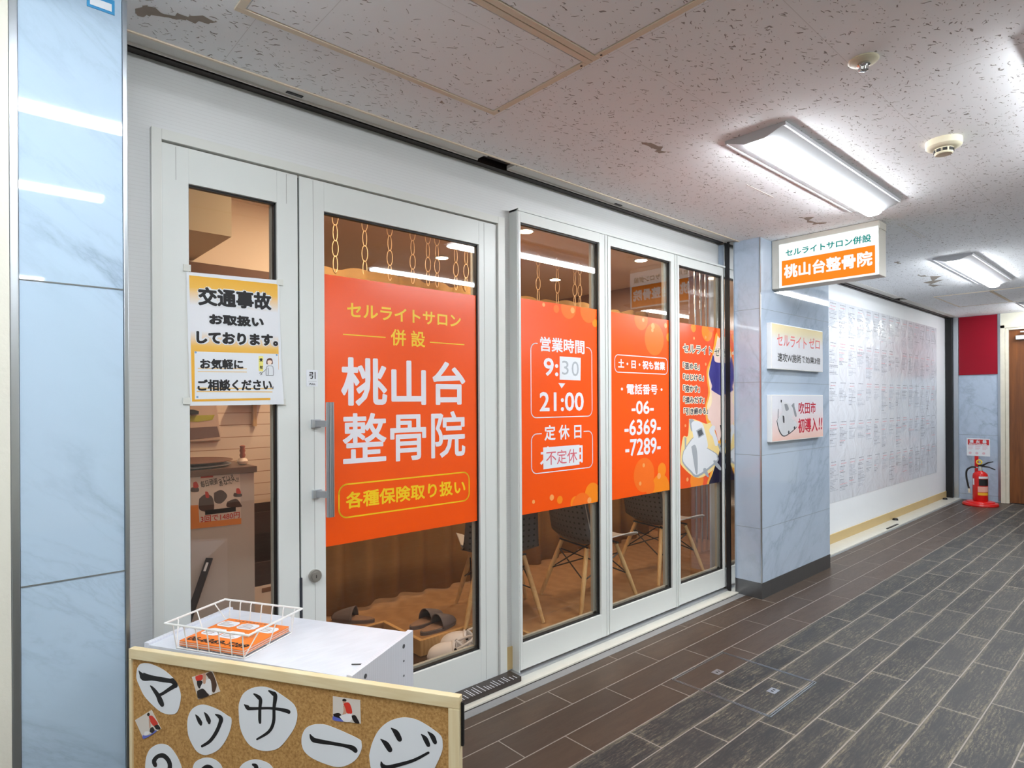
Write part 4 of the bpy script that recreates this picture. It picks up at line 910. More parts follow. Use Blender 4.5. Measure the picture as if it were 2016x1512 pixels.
b = MB(); b.tube([(EX, EY+0.02, 0.492), (EX-0.005, EY-0.03, 0.496), (EX-0.01, EY-0.09, 0.490), (EX-0.012, EY-0.155, 0.462)], [0.011, 0.010, 0.008, 0.007]); b.build('carry_handle', BLACK, ex, smooth=True)
b = MB(); pr = [(0.026*math.cos(2*math.pi*k/20), 0.026*math.sin(2*math.pi*k/20)) for k in range(20)]
b.tube([(EX-0.02, EY+0.006+a, 0.548+c) for a, c in pr], 0.008, closed=True); b.box((EX-0.024, EY+0.0, 0.515), (EX-0.016, EY+0.012, 0.53)); b.build('safety_pin', mat('pin_yellow', (240, 208, 62), 0.4), ex, smooth=True)
b = MB(); b.tube(smooth_line([(EX, EY+0.045, 0.478), (EX-0.01, EY+0.09, 0.478), (EX-0.02, EY+0.135, 0.435), (EX-0.02, EY+0.140, 0.35), (EX-0.02, EY+0.122, 0.24), (EX-0.02, EY+0.112, 0.20)], 5), 0.0105); b.build('hose', BLACK, ex, smooth=True)
b = MB(); b.cyl((EX-0.02, EY+0.113, 0.205), (EX-0.02, EY+0.110, 0.150), 0.011, 0.014); b.build('nozzle', BRASS, ex, smooth=True)
def wrap(z0, z1, a0, a1, rad=0.0808, n=14):
    b = MB(); P = [(EX+rad*math.cos(math.radians(a0+(a1-a0)*k/n)), EY+rad*math.sin(math.radians(a0+(a1-a0)*k/n))) for k in range(n+1)]
    for (x, y), (x2, y2) in zip(P, P[1:]): b.quad((x, y, z0), (x2, y2, z0), (x2, y2, z1), (x, y, z1))
    return b
wrap(0.345, 0.372, 180, 262).build('white_label', PAPER, ex); wrap(0.255, 0.338, 180, 266).build('black_label', BLACK, ex)
wrap(0.175, 0.245, 172, 262).build('pale_label', mat('label_pink', (238, 176, 160), 0.4), ex); wrap(0.135, 0.168, 172, 262).build('yellow_label', mat('label_yellow', (236, 178, 44), 0.4), ex); wrap(0.26, 0.34, 118, 142).build('side_label', PAPER, ex)

# ------------------------------------------------------------------ sprinkler and smoke detector
p = atz(1700, 118, CEIL)
t = thing('sprinkler', 'round ivory and metal sprinkler head in the ceiling', 'sprinkler', p)
b = MB(); b.lathe((p.x, p.y, CEIL), [(0.044, 0.0), (0.045, -0.004), (0.040, -0.009), (0.022, -0.011)], 32); b.build('rosette', BRASS, t, smooth=True)
b = MB(); b.lathe((p.x, p.y, CEIL), [(0.018, -0.009), (0.020, -0.018), (0.012, -0.022), (0.016, -0.026), (0.014, -0.034), (0.006, -0.038)], 24); b.build('head', CHROME, t, smooth=True)
p = atz(1858, 279, CEIL-0.005)
t = thing('smoke_detector', 'white round smoke detector with dark slots on the ceiling', 'smoke detector', (p.x, p.y, CEIL))
b = MB(); b.lathe((p.x, p.y, CEIL), [(0.066, 0.0), (0.067, -0.004), (0.066, -0.026), (0.060, -0.032), (0.045, -0.036), (0.040, -0.036)], 36); b.build('body', BRASS, t, smooth=True)
b = MB(); b.lathe((p.x, p.y, CEIL), [(0.034, -0.034), (0.034, -0.056), (0.030, -0.060), (0.002, -0.061)], 32); b.build('chamber', BRASS, t, smooth=True)
b = MB()
for k in range(9):
    a = 2*math.pi*k/9; c = Vector((p.x+0.0345*math.cos(a), p.y+0.0345*math.sin(a), CEIL-0.046)); b.box(c-Vector((0.002, 0.008, 0.006)), c+Vector((0.002, 0.008, 0.006)), rot=Matrix.Rotation(a, 3, 'Z'))
b.build('slot', BLACK, t)
# ------------------------------------------------------------------ white cabinet by the pillar
ZC = 0.705
ca, cb_, cc, cdd = [atz(*p, ZC) for p in ((285, 1268), (700, 1335), (808, 1243), (450, 1197))]
CU = (cb_-ca+cc-cdd); CU.z = 0; CW = ((cb_-ca).length+(cc-cdd).length)/2; CU.normalize()
CV = Vector((-CU.y, CU.x, 0)); CD = ((cdd-ca).length+(cc-cb_).length)/2
CO = (ca+cb_+cc+cdd)/4 - CU*CW/2 - CV*CD/2; CO.z = 0
RZ = Matrix((( CU.x, CV.x, 0), (CU.y, CV.y, 0), (0, 0, 1)))
def cl(u, v, z): return CO + CU*u + CV*v + Vector((0, 0, z))
def cbox(mb, a, c, bev=0.0):
    ctr = cl((a[0]+c[0])/2, (a[1]+c[1])/2, (a[2]+c[2])/2); d = Vector((abs(c[0]-a[0]), abs(c[1]-a[1]), abs(c[2]-a[2])))
    return mb.box(ctr-d/2, ctr+d/2, bev, rot=RZ)
WG = m_wood('white_woodgrain_board', (208, 212, 222), (222, 226, 236), (9, 9, 0.6), 5, 0.5)
cab = thing('shelf_cabinet', 'low white woodgrain cabinet beside the pale marble pillar, a wire basket on it', 'cabinet', cl(CW/2, CD/2, 0))
SPT = 0.016
for u in (0, CW-SPT): b = MB(); cbox(b, (u, 0, 0), (u+SPT, CD, ZC+0.004), 0.0008); sp_ = b.build('side_panel', WG, cab)
b = MB()
for v, zs in ((0.055, (ZC-0.02, ZC-0.065, ZC-0.11, ZC-0.155, ZC-0.2)), (CD-0.055, (ZC-0.02, ZC-0.06, ZC-0.10, ZC-0.14, ZC-0.18))):
    for i, z in enumerate(zs): b.cyl(cl(CW-0.001, v, z), cl(CW+0.0012, v, z), 0.0058 if i == 0 else 0.0026, n=12)
b.build('screw_hole', mat('screw_grey', (96, 98, 104), 0.4, 0.5), sp_)
b = MB(); cbox(b, (SPT, 0.002, ZC-0.016), (CW-SPT, CD-0.002, ZC-0.002)); b.build('top_panel', m_wood('white_woodgrain_top', (208, 214, 224), (220, 226, 236), (0.6, 9, 9), 5, 0.5), cab)
for z in (0.02, 0.33): b = MB(); cbox(b, (SPT, 0.01, z), (CW-SPT, CD-0.007, z+0.016)); b.build('shelf', WG, cab)
b = MB(); cbox(b, (SPT, CD-0.006, 0), (CW-SPT, CD-0.001, ZC-0.016)); b.build('back_panel', WG, cab)
sc_ = atz(704, 1308, ZC); q = MB().tube([sc_+Vector((-0.012, 0.008, 0.001)), sc_+Vector((0.012, -0.012, 0.001))], 0.0014).build('dark_scrap', BLACK); tag(q, 'tiny dark scrap lying on the cabinet top near its corner', 'scrap')

# ------------------------------------------------------------------ cork notice board leaning on the cabinet
ZB = 0.715
ba, bb = atz(257, 1275, ZB), atz(906, 1371, ZB); BU = (bb-ba); BL = BU.length; BU.normalize(); BN = Vector((BU.y, -BU.x, 0))
PC = Plane((ba.x, ba.y, 0), BU, (0, 0, 1))
def bl(u, z, d=0): return PC.pt(u, z, d)
BR = Matrix(((BU.x, -BN.x, 0), (BU.y, -BN.y, 0), (0, 0, 1)))
def bbox(mb, u0, z0, u1, z1, d0, d1, bev=0.0):
    c = bl((u0+u1)/2, (z0+z1)/2, (d0+d1)/2); h = Vector(((u1-u0)/2, (d1-d0)/2, (z1-z0)/2)); return mb.box(c-h, c+h, bev, rot=BR)
cork = thing('cork_board', 'wood framed cork board with cut-out paper letters standing before the white cabinet', 'notice board', bl(BL/2, 0))
PINE_H = m_wood('pine_rail', (222, 200, 154), (236, 222, 186), (1.5, 1.5, 30), 3.0, 0.5); PINE_V = m_wood('pine_stile', (222, 200, 154), (236, 222, 186), (16, 16, 1.0), 3.0, 0.5)
FW = 0.026
for z in (0.0, ZB-FW): b = MB(); bbox(b, 0, z, BL, z+FW, -0.012, 0.006, 0.002); b.build('rail', PINE_H, cork)
for u, w in ((0, FW*0.35), (BL-FW, FW)): b = MB(); bbox(b, u, FW, u+w, ZB-FW, -0.012, 0.006, 0.002); b.build('stile', PINE_V, cork)
b = MB(); bbox(b, 0.004, 0.02, BL-0.02, ZB-0.02, -0.008, 0.0); b.build('cork_sheet', m_cork(), cork)
b = MB(); c = PC.uv(909, 1425); bbox(b, BL, c[1]-0.05, BL+0.006, c[1]+0.045, -0.010, -0.002, 0.002); b.build('side_clip', BLACK, cork)
Z8 = lambda x, y: (240+x/2.88, 1150+y/2.88)
def blob(label, pts, strokes, d=0.0006):
    q = [PC.uv(*Z8(*p)) for p in pts]; q = smooth_line(q+[q[0]], 5)[:-1]
    mu = sum(a for a, _ in q)/len(q); mv = min(v for _, v in q)
    t = thing('paper_cutout', label, 'paper letter', bl(mu, mv, d), group='cut-out paper letters on the cork board')
    b = MB(); b.prism([PC.pt(u, v, d) for u, v in q], PC.N*0.0006); b.build('paper', PAPER, t)
    b = MB()
    for i, s in enumerate(strokes): pxstroke(b, PC, [(*Z8(x, y), w*1.6/2.88) for x, y, w in s], d+0.0009+i*4e-5)
    if strokes: flat(b, 'brush_letter', INK, t)
    return t
MA = lambda x, y, w: (240+10*1.0+0, 0, 0)
def z9(L): return [((x/6.0+250-240)*2.88, (y/6.0+1260-1150)*2.88, w/6.0*2.88) for x, y, w in L]
blob('paper cut-out with the letter ma, top corner of the cork board by the pillar', [(x, y) for x, y, _ in z9([(125, 330, 0), (165, 280, 0), (265, 275, 0), (400, 330, 0), (500, 400, 0), (590, 500, 0), (635, 620, 0), (635, 720, 0), (595, 850, 0), (510, 877, 0), (410, 850, 0), (310, 770, 0), (210, 660, 0), (150, 540, 0), (115, 440, 0)])],
     [z9([(148, 365, 4), (170, 400, 14), (200, 430, 26), (300, 445, 17), (420, 465, 16), (520, 480, 15), (545, 482, 20)]), z9([(545, 478, 18), (580, 525, 18), (565, 540, 15), (500, 582, 12), (430, 628, 10), (385, 648, 10)]), z9([(285, 540, 5), (320, 580, 13), (370, 650, 18), (400, 715, 22), (418, 752, 19)])])
blob('paper cut-out with the small letter tsu, second from the pillar', [(x, y) for x, y, _ in z9([(715, 1000, 0), (725, 910, 0), (760, 830, 0), (820, 780, 0), (900, 760, 0), (1000, 785, 0), (1100, 830, 0), (1190, 890, 0), (1236, 925, 0), (1232, 1020, 0), (1200, 1120, 0), (1140, 1230, 0), (1060, 1310, 0), (940, 1356, 0), (850, 1330, 0), (790, 1260, 0), (730, 1130, 0)])],
     [z9([(815, 880, 3), (840, 915, 13), (870, 970, 17), (876, 988, 12)]), z9([(917, 852, 3), (945, 890, 14), (970, 945, 18), (975, 968, 13)]), z9([(1050, 876, 4), (1085, 895, 12), (1115, 925, 18), (1105, 980, 14), (1060, 1085, 13), (985, 1190, 11), (890, 1252, 8)])])
blob('paper cut-out with the letter sa in the middle of the cork board', [(665, 740), (665, 680), (690, 620), (740, 588), (800, 580), (850, 592), (900, 622), (960, 665), (985, 695), (996, 740), (985, 800), (950, 860), (900, 920), (850, 942), (790, 942), (730, 915), (690, 860), (670, 800)],
     [[(697, 682, 2), (715, 698, 8), (735, 704, 5), (840, 702, 4), (915, 712, 6), (948, 722, 7)], [(752, 622, 3), (775, 638, 7), (788, 655, 7), (785, 700, 6), (784, 760, 6), (785, 782, 5)], [(836, 604, 3), (858, 618, 7), (872, 632, 8), (865, 700, 6), (862, 780, 6), (835, 835, 5), (768, 878, 3)]])
blob('paper cut-out with the long dash stroke under the photo print', [(1020, 905), (1022, 860), (1045, 815), (1090, 795), (1150, 795), (1210, 815), (1280, 845), (1350, 880), (1360, 900), (1360, 935), (1335, 985), (1290, 1020), (1230, 1036), (1160, 1020), (1080, 985), (1035, 945)],
     [[(1070, 853, 3), (1080, 872, 8), (1100, 885, 8), (1200, 902, 6), (1270, 915, 6), (1310, 928, 9), (1325, 940, 9)]])
blob('large paper cut-out with the letter ji at the outer corner of the cork board', [(1403, 970), (1420, 900), (1455, 830), (1510, 780), (1580, 756), (1640, 758), (1700, 780), (1770, 825), (1810, 860), (1820, 900), (1815, 950), (1780, 1030), (1740, 1100), (1650, 1160), (1550, 1170), (1450, 1120), (1415, 1050)],
     [[(1470, 878, 2), (1500, 905, 10), (1520, 935, 10)], [(1529, 815, 2), (1556, 840, 10), (1575, 875, 10)], [(1700, 850, 2), (1722, 875, 9), (1738, 908, 8)], [(1737, 836, 2), (1762, 862, 9), (1776, 892, 8)], [(1473, 1008, 3), (1482, 1030, 9), (1510, 1036, 7), (1580, 1020, 6), (1660, 995, 5), (1740, 953, 4)]])
blob('paper cut-out with a number cut off below, nearest the pillar', [(133, 1043), (140, 980), (165, 930), (215, 905), (265, 915), (305, 960), (335, 1020), (350, 1090), (340, 1180), (240, 1230), (150, 1170), (132, 1100)],
     [[(190, 1020, 9), (185, 1002, 8), (205, 976, 6), (240, 972, 8), (270, 1005, 9), (272, 1050, 8), (240, 1110, 6), (190, 1160, 5), (290, 1160, 6)]])
blob('paper cut-out with a number cut off below, under the small tsu letter', [(400, 1050), (420, 1005), (480, 982), (540, 1000), (575, 1050), (580, 1140), (540, 1220), (440, 1220), (405, 1140)],
     [[(460, 1080, 6), (455, 1060, 6), (465, 1042, 5), (490, 1032, 6), (515, 1048, 7), (525, 1100, 7), (505, 1160, 6), (470, 1160, 6), (455, 1110, 6)]])
blob('paper cut-out cut off below, under the letter sa', [(655, 1060), (690, 1015), (745, 993), (800, 1000), (850, 1030), (880, 1100), (850, 1220), (700, 1220), (650, 1140)],
     [[(745, 1022, 4), (765, 1035, 8), (745, 1080, 7), (690, 1130, 5)], [(790, 1050, 6), (820, 1075, 7), (860, 1120, 5)]])
def photo(label, quad, shapes, d=0.0006):
    q = [PC.uv(*p) for p in quad]; t = thing('photo_print', label, 'photo print', PC.pt(q[3][0], q[3][1], d), group='small photo prints on the cork board')
    b = MB(); b.prism([PC.pt(u, v, d) for u, v in q], PC.N*0.0006); b.build('print', mat('photo_pale_wall', (220, 212, 204), 0.3, var=0.05), t)
    for i, (nm, m, pts) in enumerate(shapes):
        b = MB(); s = [PC.uv(*p) for p in pts]; s = smooth_line(s+[s[0]], 4)[:-1]; poly(b, PC, s, d+0.0008+i*4e-5); flat(b, nm, m, t)
K = lambda x, y: (250+x/6.0, 1260+y/6.0); K2 = lambda x, y: (500+x/4.8, 1280+y/4.8)
pr = mat('photo_red_shirt', (220, 60, 44), 0.35, var=0.08); pk = mat('photo_dark', (38, 30, 30), 0.35); ps = mat('photo_skin', (206, 160, 136), 0.35); pw = mat('photo_white_cloth', (236, 234, 236), 0.35); pb = mat('photo_blue', (98, 110, 196), 0.35); pbr = mat('photo_brown', (82, 58, 46), 0.35)
photo('tilted photo print with a hand pressing a white-clad back, beside the tsu letter', [K(770, 435), (K(1015, 362)), K(1105, 605), K(845, 700)],
      [('figure_red', pr, [K(*p) for p in ((812, 428), (890, 405), (900, 455), (850, 490), (820, 470))]), ('figure_dark', pk, [K(*p) for p in ((830, 480), (890, 480), (900, 540), (860, 570), (835, 530))]), ('figure_brown', pbr, [K(*p) for p in ((935, 400), (1005, 375), (1060, 500), (1060, 560), (1030, 620), (990, 560), (980, 470))]), ('figure_white', pw, [K(*p) for p in ((900, 500), (980, 455), (1005, 540), (1005, 640), (970, 630), (930, 590), (870, 570))]), ('figure_dark', pk, [K(*p) for p in ((832, 600), (900, 570), (950, 620), (970, 655), (850, 690))]), ('figure_arm', ps, [K(*p) for p in ((900, 395), (932, 390), (935, 500), (905, 505))])])
photo('tilted photo print of a red-shirted therapist bending over, low beside the pillar', [K(98, 945), K(295, 822), K(408, 1045), K(200, 1168)],
      [('figure_head', pk, [K(*p) for p in ((240, 875), (258, 855), (275, 870), (270, 890), (250, 895))]), ('figure_red', pr, [K(*p) for p in ((262, 895), (300, 890), (345, 940), (370, 990), (325, 1015), (280, 960))]), ('figure_arm', ps, [K(*p) for p in ((262, 930), (280, 940), (285, 1030), (270, 1030))]), ('figure_dark', pk, [K(*p) for p in ((325, 1015), (368, 995), (402, 1040), (380, 1055), (350, 1050))]), ('figure_hair', pk, [K(*p) for p in ((280, 1040), (310, 1025), (335, 1070), (310, 1095), (275, 1080))]), ('figure_white', pw, [K(*p) for p in ((215, 1080), (250, 1075), (275, 1090), (245, 1120), (210, 1125))]), ('blue_sheet', pb, [K(*p) for p in ((190, 1120), (240, 1125), (300, 1100), (345, 1060), (345, 1085), (205, 1165))])])
photo('photo print of a red-shirted therapist kneeling over a client, above the dash letter', [K2(748, 433), K2(1006, 470), K2(1012, 692), K2(748, 660)],
      [('figure_arm', ps, [K2(*p) for p in ((845, 520), (870, 530), (895, 560), (860, 612), (838, 610), (850, 570))]), ('figure_red', pr, [K2(*p) for p in ((848, 505), (880, 490), (910, 505), (932, 580), (915, 600), (880, 590), (868, 550))]), ('figure_head', ps, [K2(*p) for p in ((842, 470), (868, 468), (872, 488), (855, 500), (842, 490))]), ('figure_hair', pk, [K2(*p) for p in ((838, 465), (855, 455), (876, 465), (872, 480), (842, 478))]), ('blue_sheet', pb, [K2(*p) for p in ((750, 620), (800, 630), (860, 660), (850, 672), (752, 658))]), ('figure_dark', pk, [K2(*p) for p in ((752, 600), (800, 590), (830, 610), (860, 668), (810, 640), (760, 622))]), ('figure_white', pw, [K2(*p) for p in ((810, 620), (870, 600), (925, 600), (935, 640), (900, 675), (850, 668))]), ('figure_hair', pk, [K2(*p) for p in ((925, 615), (960, 612), (985, 650), (1000, 688), (960, 684), (935, 650))])])

# ------------------------------------------------------------------ wire basket with leaflets
W6 = lambda x, y: (320+x/6.72, 1170+y/6.72)
HR = 0.068; ZT = ZC-0.002
rim = [atz(*W6(*p), ZT+HR) for p in ((58, 400), (730, 82), (1838, 162), (1215, 545))]
def cuv(p): d = p-CO; return d.dot(CU), d.dot(CV)
R = [cuv(p) for p in rim]
bu0, bu1 = (R[0][0]+R[1][0])/2, (R[2][0]+R[3][0])/2; bv0, bv1 = (R[0][1]+R[3][1])/2, (R[1][1]+R[2][1])/2
bkt = thing('wire_basket', 'white wire basket of orange leaflets standing on the low cabinet', 'basket', cl((bu0+bu1)/2, (bv0+bv1)/2, ZT))
WIRE = mat('white_coated_wire', (238, 238, 236), 0.35, var=0.01)
b = MB(); b.tube([cl(bu0, bv0, ZT+HR), cl(bu1, bv0, ZT+HR), cl(bu1, bv1, ZT+HR), cl(bu0, bv1, ZT+HR)], 0.0030, 8, True); b.build('rim', WIRE, bkt, smooth=False)
IN = 0.026; JN = 0.012; b = MB(); nu, nv = 7, 3
for k in range(nu):
    u = bu0+(bu1-bu0)*(k+0.6)/(nu+0.2); ui = bu0+IN+(bu1-bu0-2*IN)*(k)/(nu-1)
    b.tube([cl(u, bv0, ZT+HR), cl(u, bv0+0.004, ZT+HR-0.006), cl(ui, bv0+JN, ZT+0.0020), cl(ui, bv1-JN, ZT+0.0020), cl(u, bv1-0.004, ZT+HR-0.006), cl(u, bv1, ZT+HR)], 0.0017, 6)
for k in range(nv):
    v = bv0+(bv1-bv0)*(k+0.6)/(nv+0.2); vi = bv0+JN+(bv1-bv0-2*JN)*k/(nv-1)
    b.tube([cl(bu0, v, ZT+HR), cl(bu0+0.004, v, ZT+HR-0.006), cl(bu0+IN, vi, ZT+0.0035), cl(bu1-IN, vi, ZT+0.0035), cl(bu1-0.004, v, ZT+HR-0.006), cl(bu1, v, ZT+HR)], 0.0017, 6)
b.build('wires', WIRE, bkt)
LEAF = mat('leaflet_orange', (246, 130, 44), 0.4, var=0.04, vscale=10); LEDGE = mat('leaflet_back', (226, 196, 184), 0.5)
lq = [cuv(atz(*W6(*p), ZT+0.020)) for p in ((232, 672), (1190, 800), (1645, 425), (725, 310))]
lu0, lv0 = lq[0]; lU = Vector((lq[1][0]-lq[0][0], lq[1][1]-lq[0][1])); lV = Vector((lq[3][0]-lq[0][0], lq[3][1]-lq[0][1]))
lw, lh = lU.length, (lV.length+Vector((lq[2][0]-lq[1][0], lq[2][1]-lq[1][1])).length)/2; ang = math.atan2(lU.y, lU.x)
lu0, lv0 = bu0+IN+0.005, bv0+JN+0.005; lw = bu1-bu0-2*IN-0.010; lh = bv1-bv0-2*JN-0.010; ang = 0.0
U3 = CU*math.cos(ang)+CV*math.sin(ang); V3_ = CV*math.cos(ang)-CU*math.sin(ang)
for k in range(6):
    z = ZT+0.0058+k*0.0026; jit = random.Random(k+40); o = cl(lu0, lv0, 0)+U3*jit.uniform(-0.0015, 0.0015)*(k < 5)+V3_*jit.uniform(-0.0015, 0.0015)*(k < 5); o.z = z
    top = k == 5
    t = thing('leaflet', 'topmost orange leaflet with white cards and a phone number in the basket' if top else 'orange leaflet lying under the topmost one in the wire basket', 'leaflet', o, group='orange leaflets in the wire basket')
    b = MB(); b.prism([o, o+U3*lw, o+U3*lw+V3_*lh, o+V3_*lh], (0, 0, 0.0022)); b.build('sheet', LEAF if top or k % 2 else LEDGE, t)
    if top:
        LP = Plane(o+Vector((0, 0, 0.0022)), U3, V3_)
        b = MB()
        for (a, c) in ((0.02, 0.66), (0.345, 0.66), (0.67, 0.64)): 
            u0, v0 = (a)*lw, c*lh; outline_ = [(u0+0.01, v0), (u0+0.29*lw-0.01, v0), (u0+0.29*lw, v0+0.01), (u0+0.29*lw, v0+0.235*lh-0.01), (u0+0.29*lw-0.01, v0+0.235*lh), (u0+0.01, v0+0.235*lh), (u0, v0+0.235*lh-0.01), (u0, v0+0.01)]; poly(b, LP, outline_, 0.0006)
        for (a, c) in ((0.05, 0.30), (0.36, 0.28)):
            u0, v0 = (a)*lw, c*lh; outline_ = [(u0+0.01, v0), (u0+0.29*lw-0.01, v0), (u0+0.29*lw, v0+0.01), (u0+0.29*lw, v0+0.27*lh-0.01), (u0+0.29*lw-0.01, v0+0.27*lh), (u0+0.01, v0+0.27*lh), (u0, v0+0.27*lh-0.01), (u0, v0+0.01)]; poly(b, LP, outline_, 0.0006)
        flat(b, 'white_cards', PAPER, t)
        b = MB(); text(b, LP, '06-6369-7289', (0.05*lw, 0.05*lh, 0.97*lw, 0.19*lh), 0.0012, 0.0006); flat(b, 'phone_number', INK, t)
        b = MB(); rl = random.Random(2)
        for (a, c) in ((0.02, 0.66), (0.345, 0.66), (0.67, 0.64), (0.05, 0.30), (0.36, 0.28)):
            for q in range(4): u0 = (a+0.03)*lw; v0 = (c+0.05+q*0.045)*lh; rect(b, LP, u0, v0, u0+lw*rl.uniform(0.1, 0.22), v0+0.0022, 0.0009)
        for q in range(5): rect(b, LP, 0.70*lw, (0.34+q*0.045)*lh, (0.78+rl.uniform(0, 0.1))*lw, (0.34+q*0.045)*lh+0.002, 0.0006)
        for q in range(12): rect(b, LP, (0.15+q*0.06)*lw, 0.93*lh, (0.15+q*0.06+0.035)*lw, 0.955*lh, 0.0006)
        flat(b, 'small_print', mat('leaflet_print', (150, 110, 90), 0.5), t)
# ------------------------------------------------------------------ inside the shop
SX0, SX1, SY0, SY1, SZC = -0.6, 6.6, YS+0.08, 5.6, 2.50
SFLOOR = m_wood('shop_wood_floor', (146, 108, 70), (176, 136, 94), (0.8, 5, 1), 4, 0.35)
b = MB(); b.box((1.83, 2.76, -0.02), (SX1, SY1, SHOPZ)); b.box((2.32, SY0, -0.02), (SX1, 2.76, SHOPZ)); b.box((SX0, 3.12, -0.02), (1.83, SY1, SHOPZ)); struct(b.build('floor_shop', SFLOOR), 'raised orange-brown wooden floor inside the shop', 'floor')
b = MB(); b.box((SX0, 2.30, -0.04), (1.83, 3.12, -0.002)); b.box((1.83, 2.30, -0.04), (2.32, 2.76, -0.002)); struct(b.build('floor_entry', m_wood('dark_entry_tile', (50, 36, 28), (74, 54, 40), (1, 6, 1), 4, 0.4)), 'dark sunken entry floor behind the shop door', 'floor')
b = MB(); b.box((1.808, 2.74, 0.0), (1.8295, 3.12, SHOPZ+0.004), 0.002); b.box((1.8295, 2.738, 0.0), (2.32, 2.7595, SHOPZ+0.004), 0.002); b.box((2.298, SY0, 0.0), (2.3195, 2.74, SHOPZ+0.004), 0.002); b.box((SX0, 3.121, 0.0), (1.8295, 3.142, SHOPZ+0.004), 0.002); struct(b.build('trim_19', m_wood('step_wood', (188, 146, 92), (212, 172, 116), (4, 1, 4), 4, 0.4)), 'light wooden nosing of the raised shop floor', 'trim')
SWALL = mat('shop_wall_cream', (230, 214, 194), 0.7, var=0.03)
b = MB(); b.box((SX0, YS+0.0805, SZC), (SX1, SY1, SZC+0.08)); struct(b.build('ceiling_shop', mat('shop_ceiling_cream', (228, 214, 198), 0.8, var=0.03)), 'warm cream ceiling inside the shop', 'ceiling')
b = MB(); b.box((SX0, SY1, 0), (SX1, SY1+0.1, SZC)); struct(b.build('wall_shop_back', SWALL), 'cream back wall of the shop', 'wall')
b = MB(); b.box((SX0-0.1, SY0, 0), (SX0, SY1, SZC)); struct(b.build('wall_shop_left', SWALL), 'cream side wall of the shop by the counter', 'wall')
b = MB(); b.box((5.05, SY0, 0), (5.15, SY1, SZC)); struct(b.build('wall_shop_right', m_wood('brown_panel_wood', (132, 92, 56), (156, 112, 70), (3, 3, 0.4), 3, 0.5)), 'brown panelled side wall of the shop behind the windows', 'wall')
YL = 3.62
def m_liner():
    m, nt, p = base('lined_wall_board')
    sep = nn(nt, 'ShaderNodeSeparateXYZ'); nt.links.new(coord(nt), sep.inputs[0])
    g = math_(nt, 'LESS_THAN', math_(nt, 'FRACT', math_(nt, 'MULTIPLY', sep.outputs[2], 1/0.068)), 0.06)
    nt.links.new(mixc(nt, g, s2l((226, 206, 182)), s2l((166, 128, 96))), p.inputs['Base Color']); p.inputs['Roughness'].default_value = 0.6; return m
zl0 = aty(450, 527, YL).z
b = MB(); b.box((SX0, YL, SHOPZ), (1.42, YL+0.08, zl0-0.10)); struct(b.build('wall_shop_divider', m_liner()), 'white horizontally lined partition behind the counter', 'wall')
BEAMB = mat('brown_lintel', (104, 70, 50), 0.6, var=0.04)
b = MB(); b.box((SX0, YL-0.03, zl0-0.10), (1.50, YL+0.10, zl0)); struct(b.build('trim_20', BEAMB), 'brown lintel over the lined partition', 'trim')
b = MB(); b.box((SX0, YL+0.02, zl0), (1.50, YL+0.10, SZC)); struct(b.build('wall_shop_upper', SWALL), 'cream wall above the brown lintel', 'wall')
sx = aty(456, 466, 3.0); so = aty(405, 498, YL)
b = MB(); b.box((SX0, 3.0, sx.z), (sx.x, YL+0.018, SZC)); struct(b.build('wall_soffit', mat('soffit_beige', (212, 200, 172), 0.7, var=0.03)), 'beige boxed soffit hanging under the shop ceiling', 'soffit')

# downlights
DLM = emat('lit_downlight', (1.0, 0.72, 0.42), 30.0)
def downlight(x, y, label, w=1.0):
    t = thing('downlight', label, 'downlight', (x, y, SZC), group='warm downlights in the shop ceiling')
    b = MB(); b.lathe((x, y, SZC), [(0.060, 0.0), (0.062, -0.004), (0.050, -0.008), (0.047, -0.004)], 28); b.build('trim_ring', HOUSE, t, smooth=True)
    b = MB(); b.cyl((x, y, SZC-0.009), (x, y, SZC-0.0045), 0.046, n=28); b.build('lit_disc', DLM, t)
    l = bpy.data.lights.new('downlight_lamp', 'AREA'); l.shape = 'DISK'; l.size = 0.09; l.energy = DOWN_W*w; l.color = WARM
    lo = bpy.data.objects.new('lamp', l); C.objects.link(lo); lo.location = (0, 0, -0.012); lo.parent = t
for px, lab in (((1035, 456), 'warm downlight seen at the upper corner of the window next to the door'), ((1262, 513), 'warm downlight seen through the middle window'), ((1093, 551), 'smaller warm downlight seen lower in the window next to the door'), ((870, 508), 'warm downlight seen through the glass of the shop door')):
    p = atz(*px, SZC-0.007); downlight(p.x, p.y, lab)
downlight(1.62, 3.06, 'warm downlight over the shop counter, hidden by the door frame', 0.4)
downlight(1.60, 2.60, 'unseen warm downlight added above the shop entry')  # extra unseen downlight, added to help light the shop interior

